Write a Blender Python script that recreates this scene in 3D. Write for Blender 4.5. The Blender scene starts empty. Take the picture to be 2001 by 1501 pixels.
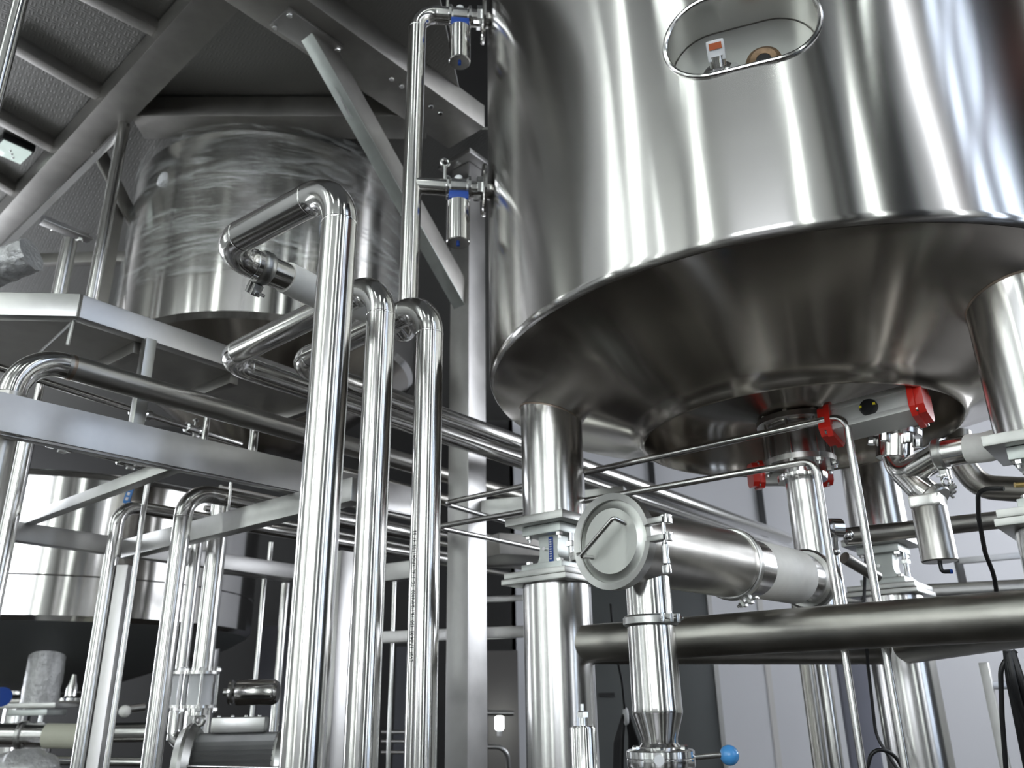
import bpy, bmesh, math, random
from mathutils import Vector, Matrix, Quaternion, noise
random.seed(7)
V = Vector
C = bpy.context.scene.collection
# ------------------------------------------------------------------ camera
H0 = 1.6                                   # eye height above the floor
TH, RO, FPX = 0.3699, -0.0172, 1624.3
Fv = V((0, math.cos(TH), math.sin(TH)))
U0 = V((0, -math.sin(TH), math.cos(TH)))
R0 = V((1, 0, 0))
Rv = R0*math.cos(RO) + U0*math.sin(RO)
Uv = U0*math.cos(RO) - R0*math.sin(RO)
EYE = V((0, 0, H0))
cam = bpy.data.cameras.new('camera')
cam.sensor_width = 36; cam.lens = FPX/2001*36
cam.dof.use_dof = True; cam.dof.focus_distance = 2.3; cam.dof.aperture_fstop = 3.4
cam.clip_start = 0.02
co = bpy.data.objects.new('camera', cam); C.objects.link(co)
m = Matrix((Rv, Uv, -Fv)).transposed().to_4x4(); m.translation = EYE
co.matrix_world = m
bpy.context.scene.camera = co
# ------------------------------------------------------------------ world, exposure
w = bpy.data.worlds.new('world'); bpy.context.scene.world = w; w.use_nodes = True
bg = w.node_tree.nodes['Background']; bg.inputs[0].default_value = (.85, .92, 1, 1); bg.inputs[1].default_value = 0.6
vs = bpy.context.scene.view_settings
vs.view_transform = 'Standard'; vs.look = 'None'; vs.gamma = 1; vs.use_curve_mapping = False
vs.exposure = 0.36
cy = bpy.context.scene.cycles
cy.use_denoising = True; cy.max_bounces = 9; cy.glossy_bounces = 6; cy.diffuse_bounces = 4
cy.transparent_max_bounces = 8; cy.sample_clamp_indirect = 6; cy.caustics_reflective = True
E_STRIP, E_WIN, E_LAMP = 9.0, 5.6, 14.0     # window strips, big windows, lamps

# ------------------------------------------------------------------ locating helpers (plain pinhole geometry of the place)
def ray(px, py):
    return Fv + Rv*((px-1000.5)/FPX) + Uv*((750.5-py)/FPX)
def P(px, py, d):                          # point seen at a pixel, d metres deep
    return EYE + ray(px, py)*d
def Pz(px, py, z):                         # point seen at a pixel, z metres above eye level
    r = ray(px, py); return EYE + r*(z/r.z)
def zrow(xy, row):                         # height (world) at ground position xy that shows on a row
    lo, hi = -6.0, 14.0
    for _ in range(50):
        mid = (lo+hi)/2; d = V((xy[0], xy[1], mid))-EYE
        rr = 750.5-FPX*d.dot(Uv)/d.dot(Fv)
        if rr > row: lo = mid
        else: hi = mid
    return (lo+hi)/2
def up(p, z): return V((p[0], p[1], z))
UD = V((.63, .7766, 0)).normalized()       # the rack's two directions
WD = V((-.7766, .63, 0)).normalized()
Z = V((0, 0, 1))

# ------------------------------------------------------------------ materials
def mat(name, col, metal=0.0, rough=0.4, aniso=0.0, bump=0.0, bscale=(40, 40, 40), var=0.0, vscale=(3, 3, 3),
        tangent=None, rvar=0.0, coat=0.0, wave=0.0, wscale=(1, 1, 1), spec=None, bdist=.002, wdist=.02):
    m = bpy.data.materials.new(name); m.use_nodes = True; nt = m.node_tree; N = nt.nodes; L = nt.links
    b = N['Principled BSDF']
    b.inputs['Base Color'].default_value = (*col, 1); b.inputs['Metallic'].default_value = metal
    b.inputs['Roughness'].default_value = rough
    if spec is not None: b.inputs['Specular IOR Level'].default_value = spec
    if coat: b.inputs['Coat Weight'].default_value = coat; b.inputs['Coat Roughness'].default_value = .1
    if aniso:
        b.inputs['Anisotropic'].default_value = aniso; b.inputs['Anisotropic Rotation'].default_value = .25
        t = N.new('ShaderNodeTangent'); t.direction_type = 'RADIAL'; t.axis = tangent or 'Z'
        L.new(t.outputs[0], b.inputs['Tangent'])
    tc = N.new('ShaderNodeTexCoord')
    def tex(sc, detail=4, rough_=.6):
        mp = N.new('ShaderNodeMapping'); mp.inputs['Scale'].default_value = sc
        L.new(tc.outputs['Object'], mp.inputs[0])
        n = N.new('ShaderNodeTexNoise'); n.inputs['Scale'].default_value = 1; n.inputs['Detail'].default_value = detail
        n.inputs['Roughness'].default_value = rough_
        L.new(mp.outputs[0], n.inputs[0]); return n
    if var:
        n = tex(vscale); mx = N.new('ShaderNodeMix'); mx.data_type = 'RGBA'; mx.blend_type = 'MULTIPLY'
        mx.inputs[0].default_value = 1; mx.inputs[6].default_value = (*col, 1)
        r = N.new('ShaderNodeMapRange'); r.inputs[1].default_value = .3; r.inputs[2].default_value = .7
        r.inputs[3].default_value = 1-var; r.inputs[4].default_value = 1
        L.new(n.outputs[0], r.inputs[0]); L.new(r.outputs[0], mx.inputs[7]); L.new(mx.outputs[2], b.inputs['Base Color'])
    if rvar:
        n = tex(vscale); r = N.new('ShaderNodeMapRange'); r.inputs[1].default_value = .3; r.inputs[2].default_value = .7
        r.inputs[3].default_value = rough-rvar; r.inputs[4].default_value = rough+rvar
        L.new(n.outputs[0], r.inputs[0]); L.new(r.outputs[0], b.inputs['Roughness'])
    prev = None
    if wave:
        n = tex(wscale, 1, .4); bp = N.new('ShaderNodeBump'); bp.inputs['Strength'].default_value = wave
        bp.inputs['Distance'].default_value = wdist; L.new(n.outputs[0], bp.inputs['Height']); prev = bp
    if bump:
        n = tex(bscale, 3); bp = N.new('ShaderNodeBump'); bp.inputs['Strength'].default_value = bump
        bp.inputs['Distance'].default_value = bdist; L.new(n.outputs[0], bp.inputs['Height'])
        if prev: L.new(prev.outputs[0], bp.inputs['Normal'])
        prev = bp
    if prev: L.new(prev.outputs[0], b.inputs['Normal'])
    return m
def emis(name, col, s, grid=None):
    m = bpy.data.materials.new(name); m.use_nodes = True; N = m.node_tree.nodes
    b = N['Principled BSDF']; b.inputs['Base Color'].default_value = (*[c*.5 for c in col], 1)
    b.inputs['Roughness'].default_value = .1
    b.inputs['Emission Color'].default_value = (*col, 1); b.inputs['Emission Strength'].default_value = s
    return m
ST = (.66, .65, .635)
M = dict(
 tank=mat('brushed_tank_steel', (.70, .685, .665), 1, .165, .92, 0, (60, 60, 700), .06, (2, 2, 5), wave=.25, wscale=(3.2, 3.2, .7)),
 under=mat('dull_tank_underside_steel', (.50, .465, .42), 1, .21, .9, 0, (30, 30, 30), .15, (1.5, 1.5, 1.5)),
 pipe=mat('polished_pipe_steel', (.72, .71, .695), 1, .15, 0, .03, (110, 110, .8), .06, (6, 6, 6)),
 elbow=mat('polished_elbow_steel', (.74, .73, .715), 1, .14, 0, 0, (1, 1, 1), .08, (9, 9, 9)),
 leg=mat('satin_leg_steel', (.74, .73, .72), 1, .20, 0, .04, (140, 140, 1), .1, (3, 3, 3), wave=.12, wscale=(9, 9, .6)),
 dark=mat('dull_matt_pipe_steel', (.47, .455, .42), 1, .33, 0, .1, (60, 60, 60), .25, (5, 5, 5), rvar=.06),
 run=mat('mill_finish_pipe_steel', (.56, .545, .52), 1, .30, 0, .05, (50, 50, 50), .15, (4, 4, 4)),
 frame=mat('satin_frame_steel', (.56, .55, .545), 1, .36, 0, .05, (40, 40, 40), .2, (4, 4, 4), rvar=.06),
 barrel=mat('scratched_barrel_steel', (.50, .485, .46), 1, .30, 0, .05, (90, 90, 90), .2, (9, 9, 9)),
 zinc=mat('zinc_plated_steel', (.60, .63, .61), .8, .36, 0, .05, (60, 60, 60), .15, (9, 9, 9)),
 plate=mat('satin_plate_steel', (.56, .56, .545), 1, .33, 0, .04, (90, 90, 90), .15, (9, 9, 9)),
 cover=mat('matt_hatch_cover_steel', (.60, .61, .58), 1, .38, 0, .05, (200, 200, 200), .06, (8, 8, 8)),
 bolt=mat('bright_bolt_steel', (.8, .8, .8), 1, .15),
 deckbeam=mat('grey_deck_beam_steel', (.40, .385, .365), 1, .45, 0, .08, (30, 30, 30), .3, (3, 3, 3)),
 hose=mat('white_ribbed_hose_rubber', (.94, .93, .89), 0, .55, 0, 0, var=.06, vscale=(40, 40, 40)),
 red=mat('red_painted_cap', (.62, .022, .012), 0, .35, coat=.3),
 alu=mat('grey_cast_aluminium', (.60, .60, .58), .5, .5, 0, .1, (120, 120, 120)),
 black=mat('black_rubber', (.012, .012, .013), 0, .4),
 yellow=mat('yellow_plastic_mark', (.75, .65, .03), 0, .4),
 blue=mat('bright_blue_ball_plastic', (.07, .32, .72), 0, .22, coat=.4),
 dblue=mat('deep_blue_plastic', (.015, .07, .36), 0, .4),
 white=mat('white_plastic', (.75, .76, .78), 0, .4),
 brass=mat('dull_brass', (.55, .40, .16), 1, .35),
 brown=mat('rusty_port_ring', (.30, .20, .12), .6, .5, var=.5, vscale=(30, 30, 30)),
 orange=mat('orange_display_glass', (.50, .13, .05), 0, .3),
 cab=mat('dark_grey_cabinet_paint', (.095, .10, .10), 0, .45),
 seam=mat('tinted_weld_steel', (.42, .34, .28), 1, .35),
 motor=mat('grey_motor_paint', (.20, .20, .20), .5, .4),
 wall=mat('white_wall_paint', (.66, .66, .69), 0, .7, var=.06, vscale=(.4, .4, .4)),
 wallg=mat('grey_wall_paint', (.80, .80, .77), 0, .7, var=.08, vscale=(.4, .4, .8)),
 walld=mat('dark_cladding_and_shade_paint', (.013, .012, .012), 0, .55, var=.4, vscale=(1, 1, 1)),  # on the far wall this tone is painted shade
 floor=mat('dark_grey_epoxy_floor', (.030, .026, .022), 0, .22, var=.4, vscale=(.7, .7, .7)),
 ceil=mat('dark_hall_ceiling', (.10, .10, .10), 0, .8),
 redbeam=mat('red_brown_crane_paint', (.20, .075, .06), 0, .5),
 foil=mat('crumpled_grey_wrap', (.62, .62, .62), .35, .32, 0, .9, (45, 45, 45), .3, (20, 20, 20), bdist=.01),
)
M['strip'] = emis('bright_strip_window_glass', (.93, 1, .97), E_STRIP)
M['win'] = emis('daylight_window_glass', (.90, .94, 1), E_WIN)
M['bluewin'] = emis('blue_daylight_window_glass', (.70, .82, 1), E_WIN*.62)
M['lamp'] = emis('lit_lamp_glass', (.92, 1, .96), E_LAMP)
M['fixture'] = emis('lit_square_fixture_glass', (.85, 1, .95), .5)
def deck_material():                         # raised tread pattern: rows of short crossed ribs
    m = mat('tread_plate_steel', (.25, .245, .235), .85, .5)
    nt = m.node_tree; N = nt.nodes; L = nt.links; b = N['Principled BSDF']
    tc = N.new('ShaderNodeTexCoord'); mp = N.new('ShaderNodeMapping')
    mp.inputs['Rotation'].default_value = (0, 0, .9); mp.inputs['Scale'].default_value = (9, 9, 9)
    L.new(tc.outputs['Object'], mp.inputs[0])
    sp_ = N.new('ShaderNodeSeparateXYZ'); L.new(mp.outputs[0], sp_.inputs[0])
    def mth(op, a, b=None):
        n = N.new('ShaderNodeMath'); n.operation = op
        for k, x in enumerate((a, b)):
            if x is None: continue
            if isinstance(x, (int, float)): n.inputs[k].default_value = x
            else: L.new(x, n.inputs[k])
        return n.outputs[0]
    F = 2*math.pi*1.55
    sx_ = mth('SINE', mth('MULTIPLY', sp_.outputs[0], F)); sy_ = mth('SINE', mth('MULTIPLY', sp_.outputs[1], F))
    ax_ = mth('ABSOLUTE', mth('SINE', mth('MULTIPLY', sp_.outputs[0], F*2))); ay_ = mth('ABSOLUTE', mth('SINE', mth('MULTIPLY', sp_.outputs[1], F*2)))
    pr = mth('MULTIPLY', sx_, sy_)                        # sign picks the rib direction of each cell
    ra_ = mth('MULTIPLY', mth('GREATER_THAN', pr, 0), mth('POWER', ax_, 6)); rb_ = mth('MULTIPLY', mth('LESS_THAN', pr, 0), mth('POWER', ay_, 6))
    hgt = mth('MULTIPLY', mth('ADD', ra_, rb_), mth('ABSOLUTE', pr))
    bp = N.new('ShaderNodeBump'); bp.inputs['Strength'].default_value = .35; bp.inputs['Distance'].default_value = .004
    L.new(hgt, bp.inputs['Height']); L.new(bp.outputs[0], b.inputs['Normal'])
    return m
M['deck'] = deck_material()
M['batten'] = mat('pale_beige_batten', (.60, .585, .57), 0, .7)
def film_material():
    m = bpy.data.materials.new('clear_stretch_film'); m.use_nodes = True; nt = m.node_tree; N = nt.nodes; L = nt.links
    N.remove(N['Principled BSDF']); out = N['Material Output']
    tr = N.new('ShaderNodeBsdfTransparent'); tr.inputs[0].default_value = (.93, .93, .93, 1)
    gl = N.new('ShaderNodeBsdfGlossy'); gl.inputs['Roughness'].default_value = .22; gl.inputs[0].default_value = (.9, .93, .92, 1)
    df = N.new('ShaderNodeBsdfDiffuse'); df.inputs[0].default_value = (.7, .72, .72, 1)
    m1 = N.new('ShaderNodeMixShader'); m1.inputs[0].default_value = .5; L.new(gl.outputs[0], m1.inputs[1]); L.new(df.outputs[0], m1.inputs[2])
    mx = N.new('ShaderNodeMixShader'); tc = N.new('ShaderNodeTexCoord'); mp = N.new('ShaderNodeMapping')
    mp.inputs['Rotation'].default_value = (.1, .42, 0); mp.inputs['Scale'].default_value = (1.1, 1.1, 6.5)
    n = N.new('ShaderNodeTexNoise'); n.inputs['Scale'].default_value = 2.6; n.inputs['Detail'].default_value = 8; n.inputs['Roughness'].default_value = .65; n.inputs['Distortion'].default_value = 1.2
    L.new(tc.outputs['Object'], mp.inputs[0]); L.new(mp.outputs[0], n.inputs[0])
    cr = N.new('ShaderNodeMapRange'); cr.inputs[1].default_value = .46; cr.inputs[2].default_value = .66; cr.inputs[3].default_value = .04; cr.inputs[4].default_value = .55
    L.new(n.outputs[0], cr.inputs[0]); L.new(cr.outputs[0], mx.inputs[0]); L.new(tr.outputs[0], mx.inputs[1]); L.new(m1.outputs[0], mx.inputs[2])
    bp = N.new('ShaderNodeBump'); bp.inputs['Strength'].default_value = .45; bp.inputs['Distance'].default_value = .02
    L.new(n.outputs[0], bp.inputs['Height']); L.new(bp.outputs[0], gl.inputs['Normal']); L.new(bp.outputs[0], df.inputs['Normal'])
    L.new(mx.outputs[0], out.inputs[0]); return m
M['film'] = film_material()

# ------------------------------------------------------------------ mesh builder
def basis(ax):
    ax = V(ax).normalized(); h = V((0, 0, 1)) if abs(ax.z) < .9 else V((1, 0, 0))
    a = ax.cross(h).normalized(); return a, ax.cross(a).normalized(), ax
def fillet(pts, R, n=8):
    out = [V(pts[0])]
    for i in range(1, len(pts)-1):
        a, b, c = V(pts[i-1]), V(pts[i]), V(pts[i+1]); d1 = (a-b).normalized(); d2 = (c-b).normalized()
        ang = d1.angle(d2)
        if ang > 3.1: out.append(b); continue
        t = min(R/math.tan(ang/2), .48*(a-b).length, .48*(c-b).length); r = t*math.tan(ang/2)
        cen = b+(d1+d2).normalized()*(r/math.sin(ang/2)); s = b+d1*t-cen; e = b+d2*t-cen
        k = s.angle(e); axs = s.cross(e).normalized()
        out += [cen+Quaternion(axs, k*j/n) @ s for j in range(n+1)]
    out.append(V(pts[-1])); return out
class MB:
    def __init__(s): s.b = bmesh.new()
    def rings(s, rings, cap=True, close=False):
        b = s.b; vr = [[b.verts.new(p) for p in r] for r in rings]; n = len(vr[0])
        for i in range(len(vr)-1 if not close else len(vr)):
            A = vr[i]; B = vr[(i+1) % len(vr)]
            for j in range(n): b.faces.new((A[j], A[(j+1) % n], B[(j+1) % n], B[j]))
        if cap and not close: b.faces.new(vr[0][::-1]); b.faces.new(vr[-1])
        return s
    def tube(s, pts, r, seg=24, cap=True, close=False):
        pts = [V(p) for p in pts]; q = []
        for p in pts:
            if not q or (p-q[-1]).length > 1e-6: q.append(p)
        pts = q; n = len(pts); T = []
        for i in range(n):
            a = pts[max(i-1, 0)] if not close else pts[i-1]; c = pts[min(i+1, n-1)] if not close else pts[(i+1) % n]
            T.append((c-a).normalized())
        a, bb, _ = basis(T[0]); R = []
        for i in range(n):
            if i: q = T[i-1].rotation_difference(T[i]); a = q @ a
            a = (a-T[i]*a.dot(T[i])).normalized(); bb = T[i].cross(a)
            rr = r[i] if isinstance(r, (list, tuple)) else r
            R.append([pts[i]+(a*math.cos(2*math.pi*j/seg)+bb*math.sin(2*math.pi*j/seg))*rr for j in range(seg)])
        return s.rings(R, cap, close)
    def cyl(s, p, q, r, seg=32, cap=True): return s.tube([p, q], r, seg, cap)
    def lathe(s, prof, o=(0, 0, 0), ax=(0, 0, 1), seg=64, cap=True, close=False):
        a, b, c = basis(ax); o = V(o)
        return s.rings([[o+c*t+(a*math.cos(2*math.pi*j/seg)+b*math.sin(2*math.pi*j/seg))*max(r, 1e-4) for j in range(seg)] for r, t in prof], cap, close)
    def box(s, c, sx, sy, sz, ax=None, bev=0.0):
        X, Y_, Z_ = ax or (V((1, 0, 0)), V((0, 1, 0)), V((0, 0, 1))); c = V(c)
        e = [s.b.verts.new(c+X*(i*sx/2)+Y_*(j*sy/2)+Z_*(k*sz/2)) for i in (-1, 1) for j in (-1, 1) for k in (-1, 1)]
        fs = [s.b.faces.new([e[i] for i in f]) for f in ((0, 1, 3, 2), (4, 6, 7, 5), (0, 4, 5, 1), (2, 3, 7, 6), (0, 2, 6, 4), (1, 5, 7, 3))]
        if bev:
            ed = list({g for f in fs for g in f.edges}); bmesh.ops.bevel(s.b, geom=ed, offset=bev, segments=2, affect='EDGES', profile=.6)
        return s
    def beam(s, p, q, w, h, upv=Z, bev=.004):
        p, q = V(p), V(q); d = (q-p); L = d.length; d.normalize(); sd = d.cross(upv).normalized(); u = sd.cross(d)
        return s.box((p+q)/2, L, w, h, (d, sd, u), bev)
    def prism(s, poly, o, X, Y_, N_, t):
        o = V(o); A = [s.b.verts.new(o+X*x+Y_*y-N_*(t/2)) for x, y in poly]; B = [s.b.verts.new(o+X*x+Y_*y+N_*(t/2)) for x, y in poly]
        n = len(poly); s.b.faces.new(A[::-1]); s.b.faces.new(B)
        for i in range(n): s.b.faces.new((A[i], A[(i+1) % n], B[(i+1) % n], B[i]))
        return s
    def hex(s, p, ax, r, h):
        return s.lathe([(r, 0), (r, h*.85), (r*.86, h)], p, ax, 6)
    def ball(s, c, r, n=20):
        return s.lathe([(r*math.sin(math.pi*i/n), -r*math.cos(math.pi*i/n)) for i in range(n+1)], c, (0, 0, 1), 28)
    def ring(s, c, ax, R, r, seg=48, rs=10):
        a, b, _ = basis(ax); c = V(c)
        return s.tube([c+(a*math.cos(2*math.pi*j/seg)+b*math.sin(2*math.pi*j/seg))*R for j in range(seg)], r, rs, close=True)
def setp(o, label=None, cat=None, group=None, kind=None):
    if label: o['label'] = label
    if cat: o['category'] = cat
    if group: o['group'] = group
    if kind: o['kind'] = kind
    return o
def thing(name, label, cat, loc, group=None):
    o = bpy.data.objects.new(name, None); C.objects.link(o); o.location = loc; o.empty_display_size = .1
    return setp(o, label, cat, group)
def wloc(o):
    return V((0, 0, 0)) if o is None else V(o.location)+wloc(o.parent)
def part(name, mb, mt, parent=None, label=None, ang=.6, origin=None, kind=None):
    me = bpy.data.meshes.new(name); b = mb.b
    bmesh.ops.recalc_face_normals(b, faces=b.faces); b.to_mesh(me); b.free()
    base = wloc(parent); o = bpy.data.objects.new(name, me)
    org = V(origin) if origin is not None else base
    me.transform(Matrix.Translation(-org)); o.location = org-base
    me.materials.append(M[mt] if isinstance(mt, str) else mt)
    for p in me.polygons: p.use_smooth = True
    me.set_sharp_from_angle(angle=ang)
    C.objects.link(o); o.parent = parent
    if label: o['label'] = label
    if kind: o['kind'] = kind
    return o
def solo(name, mb, mt, label, cat, origin, group=None, kind=None):
    return setp(part(name, mb, mt, None, ang=.6, origin=origin), label, cat, group, kind)
def struct(name, mb, mt, parent=None):
    o = part(name, mb, mt, parent)
    if parent is None: o['kind'] = 'structure'
    return o
def piping(root, pts, r, R=None, mt='pipe', em='elbow', seams=False, seg=32):
    """straight sections, elbows and weld rings of one pipe line as parts"""
    R = R or r*3; pts = [V(p) for p in pts]; cur = pts[0]
    for i in range(1, len(pts)):
        if i == len(pts)-1:
            part('pipe_section', MB().cyl(cur, pts[i], r, seg), mt, root); break
        a, b, c = pts[i-1], pts[i], pts[i+1]; d1 = (a-b).normalized(); d2 = (c-b).normalized(); ang = d1.angle(d2)
        t = min(R/math.tan(ang/2), .48*(a-b).length, .48*(c-b).length)
        s_, e_ = b+d1*t, b+d2*t
        part('pipe_section', MB().cyl(cur, s_, r, seg), mt, root)
        rr = t*math.tan(ang/2); cen = b+(d1+d2).normalized()*(rr/math.sin(ang/2)); k = (s_-cen).angle(e_-cen); axs = (s_-cen).cross(e_-cen).normalized()
        el = part('elbow', MB().tube([cen+Quaternion(axs, k*j/14) @ (s_-cen) for j in range(15)], r*1.004, seg), em, root)
        if seams:
            for q, dd in ((s_, d1), (e_, d2)): part('weld_seam', MB().lathe([(r*.99, -.004), (r*1.02, -.002), (r*1.02, .002), (r*.99, .004)], q, dd, seg), 'elbow', el)
        cur = e_
def clamp(root, p, ax, r, lug=None, mt='plate', big=1.0):
    a, b, c = basis(ax); p = V(p); lug = (V(lug) if lug else -Z); lug = (lug-c*lug.dot(c)).normalized(); sd = c.cross(lug)
    o = part('pipe_clamp', MB().lathe([(r*1.0, -.013*big), (r*1.1, -.013*big), (r*1.19, -.008*big), (r*1.19, .008*big), (r*1.1, .013*big), (r*1.0, .013*big)], p, c, 40), mt, root)
    k = .011*big
    part('hinge_lug', MB().box(p+lug*(r*1.19+k)+sd*k*.9, .022*big, k, k*2.4, (c, sd, lug), .002).box(p+lug*(r*1.19+k)-sd*k*1.1, .022*big, k, k*2.4, (c, sd, lug), .002), mt, o)
    part('clamp_bolt', MB().cyl(p+lug*(r*1.19+k*1.3)-sd*k*3.4, p+lug*(r*1.19+k*1.3)+sd*k*3, .0035*big, 10).hex(p+lug*(r*1.19+k*1.3)+sd*k*1.5, sd, .008*big, .009*big)
         .box(p+lug*(r*1.19+k*1.3)-sd*k*3, .024*big, .008*big, .007*big, (c, sd, lug), .002), 'bolt', o)
    return o
def hosepart(root, pts, r, name='hose', mt='hose'):
    pts = fillet(pts, r*3, 6); q = []
    for i in range(len(pts)-1):
        L = (pts[i+1]-pts[i]).length; n = max(1, int(L/.004))
        q += [pts[i].lerp(pts[i+1], j/n) for j in range(n)]
    q.append(pts[-1])
    return part(name, MB().tube(q, [r*(1.0+.012*(k % 2)) for k in range(len(q))], 28), mt, root)

# ------------------------------------------------------------------ the hall
HX, HYB, HYF, HZ = 8.0, -7.0, 10.0, 15.0
struct('floor', MB().box((0, 1.5, -.05), 17, 18, .1), 'floor')
struct('ceiling', MB().box((0, 1.5, HZ+.05), 17, 18, .1), 'ceil')
struct('wall_left', MB().box((-HX-.05, 1.5, HZ/2), .1, 17, HZ), 'wallg')
struct('wall_right', MB().box((HX+.05, 1.5, HZ/2), .1, 17, HZ), 'wallg')
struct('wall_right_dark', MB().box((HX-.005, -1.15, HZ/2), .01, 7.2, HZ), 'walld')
struct('wall_back', MB().box((0, HYB-.05, HZ/2), 16, .1, HZ), 'wallg')
struct('wall_far', MB().box((4.0, HYF+.05, HZ/2), 8.1, .1, HZ), 'wall')
struct('wall_far_shade_paint', MB().box((-4.0, HYF+.05, HZ/2), 8.0, .1, HZ), 'walld')  # near-black paint stands in for the shade below the mezzanine
PT = V((.5, 2.0))
NWIN = [0]
def window(a0, a1, z0, z1, mt='strip', bars=0):
    """tall wall window spanning two bearings seen from the brewing tank (degrees)"""
    def hit(a):
        d = V((math.sin(math.radians(a)), -math.cos(math.radians(a)))); t = []
        if d.x < 0: t.append(((-HX-PT.x)/d.x, 'l'))
        if d.x > 0: t.append(((HX-PT.x)/d.x, 'r'))
        if d.y < 0: t.append(((HYB-PT.y)/d.y, 'b'))
        k, s = min(t); return PT+d*k, s
    p, s = hit(a0); q, s2 = hit(a1)
    if s2 != s: q = V((p.x, HYB)) if s != 'b' else V((q.x, p.y))
    n = {'l': V((1, 0, 0)), 'r': V((-1, 0, 0)), 'b': V((0, 1, 0))}[s]
    wid = (q-p).length; c = V(((p.x+q.x)/2, (p.y+q.y)/2, (z0+z1)/2))
    X = V((0, 1, 0)) if s in 'lr' else V((1, 0, 0))
    NWIN[0] += 1
    fr = struct('window_%d' % NWIN[0], MB().box(c+n*.03, wid+.12, .06, .06, (X, n, Z)).box(c+n*.03+Z*(z1-z0)/2, wid+.12, .06, .06, (X, n, Z)).box(c+n*.03-Z*(z1-z0)/2, wid+.12, .06, .06, (X, n, Z))
            .box(c+n*.03+X*(wid/2+.03), .06, .06, z1-z0, (X, n, Z)).box(c+n*.03-X*(wid/2+.03), .06, .06, z1-z0, (X, n, Z)), 'wall')
    part('pane', MB().box(c+n*.012, wid, .016, z1-z0, (X, n, Z)), mt, fr)
    for k in range(bars):
        part('glazing_bar', MB().box(c+n*.05+Z*((k+1)/(bars+1)-.5)*(z1-z0), wid, .05, .16, (X, n, Z)), 'ceil', fr)
for a0, a1, z0, z1, mt, bars in ((-98.6, -97.2, 1.5, 9.5, 'strip', 0), (-74.1, -73.4, 1, 11.5, 'strip', 0), (-70, -69.6, 1, 9.2, 'strip', 0),
        (-64.2, -62.7, 1, 13.2, 'strip', 0), (-55, -54.5, 1, 9.0, 'strip', 0), (-38.6, -36.8, 1, 10.4, 'strip', 0), (-29, -10, 2.0, 5.6, 'win', 3),
        (-5.6, -4.2, 1, 9.2, 'strip', 0), (15.2, 16.4, 1, 9.4, 'strip', 0),
        (38, 46.6, 1, 14.4, 'win', 1), (51, 55, 1, 12, 'bluewin', 4), (60, 64, 1, 11, 'bluewin', 4), (96, 130, 2.4, 9, 'win', 3), (-150, -118, 1, 5, 'win', 1)):  # last two windows are unseen, added to brighten the hall
    window(a0, a1, z0, z1, mt, bars)
tg = thing('crane_runway', 'red-brown crane runway beam along the right wall', 'crane beam', (7.6, -2, 0))
part('beam', MB().box((7.6, -1, 7.6), .3, 11, .42), 'redbeam', tg)
part('lower_rail', MB().box((7.6, -1, 9.6), .2, 11, .2), 'redbeam', tg)
# dark doors and pillars of the hall behind the viewpoint
for x, ww in ((1.35, .22), (2.05, .4), (4.65, 2.0)):
    o = thing('hall_pillar', 'dark steel hall pillar on the rear wall, %s' % {1.35: 'narrowest', 2.05: 'middle width', 4.65: 'widest'}[x], 'pillar', (x, HYB+.2, 0), 'hall pillars on the rear wall')
    part('shaft', MB().box((x, HYB+.2, HZ/2), ww, .3, HZ), 'walld', o)
# high lamps of the hall
for i, (x, y) in enumerate(((-4, -3), (0, -4), (4, -3), (4.5, 3), (-4.5, 7.5))):
    o = thing('hall_lamp', 'long tube lamp under the hall ceiling, hung %s' % ('front left', 'at the rear middle', 'rear right', 'over the right side', 'far left')[i], 'lamp', (x, y, 10.2), 'hall tube lamps')
    part('lamp_housing', MB().box((x, y, 10.28), .3, 2.4, .1), 'wall', o)
    part('lamp_tube', MB().cyl((x-.07, y-1.15, 10.18), (x-.07, y+1.15, 10.18), .03, 12), 'lamp', o)
    part('lamp_tube', MB().cyl((x+.07, y-1.15, 10.18), (x+.07, y+1.15, 10.18), .03, 12), 'lamp', o)
    part('hanger', MB().cyl((x, y, 10.3), (x, y, HZ), .01, 8), 'frame', o)
#END_PART1
# ------------------------------------------------------------------ main brewing tank
TC = V((1.0398, 2.92, 0)); RT = 1.1234; ZR = H0+1.1188; RR = .5637; ZQ = H0+.9141; A0 = 2.9908; RL = .868
LEGS = [TC+V((math.cos(a), math.sin(a), 0))*RL for a in (A0, A0+2*math.pi/3, A0-2*math.pi/3)]   # left, right front, rear
LEGS[0].x -= .033; LEGS[1].x += .055
ZTOP = H0+3.3
tank = thing('brewing_tank', 'large brushed steel brewing tank with conical underside and oval recess, filling the upper right', 'tank', up(TC, ZQ))
def arc(c, r, a0, a1, n=8): return [(c[0]+r*math.cos(math.radians(a0+(a1-a0)*i/n)), c[1]+r*math.sin(math.radians(a0+(a1-a0)*i/n))) for i in range(n+1)]
kn = .035                                                     # knuckle radius where shell meets cone
# shell: solid, cut by a stadium-shaped recess
sh = MB().lathe([(.02, ZR), (RT-kn, ZR-.004)]+arc((RT-kn, ZR+kn-.004), kn, -82, 0)+[(RT, ZR+.4), (RT, ZR+1.2), (RT, ZTOP), (.02, ZTOP)], TC, Z, 200)
shell = part('shell', sh, 'tank', tank, ang=.5)
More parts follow.
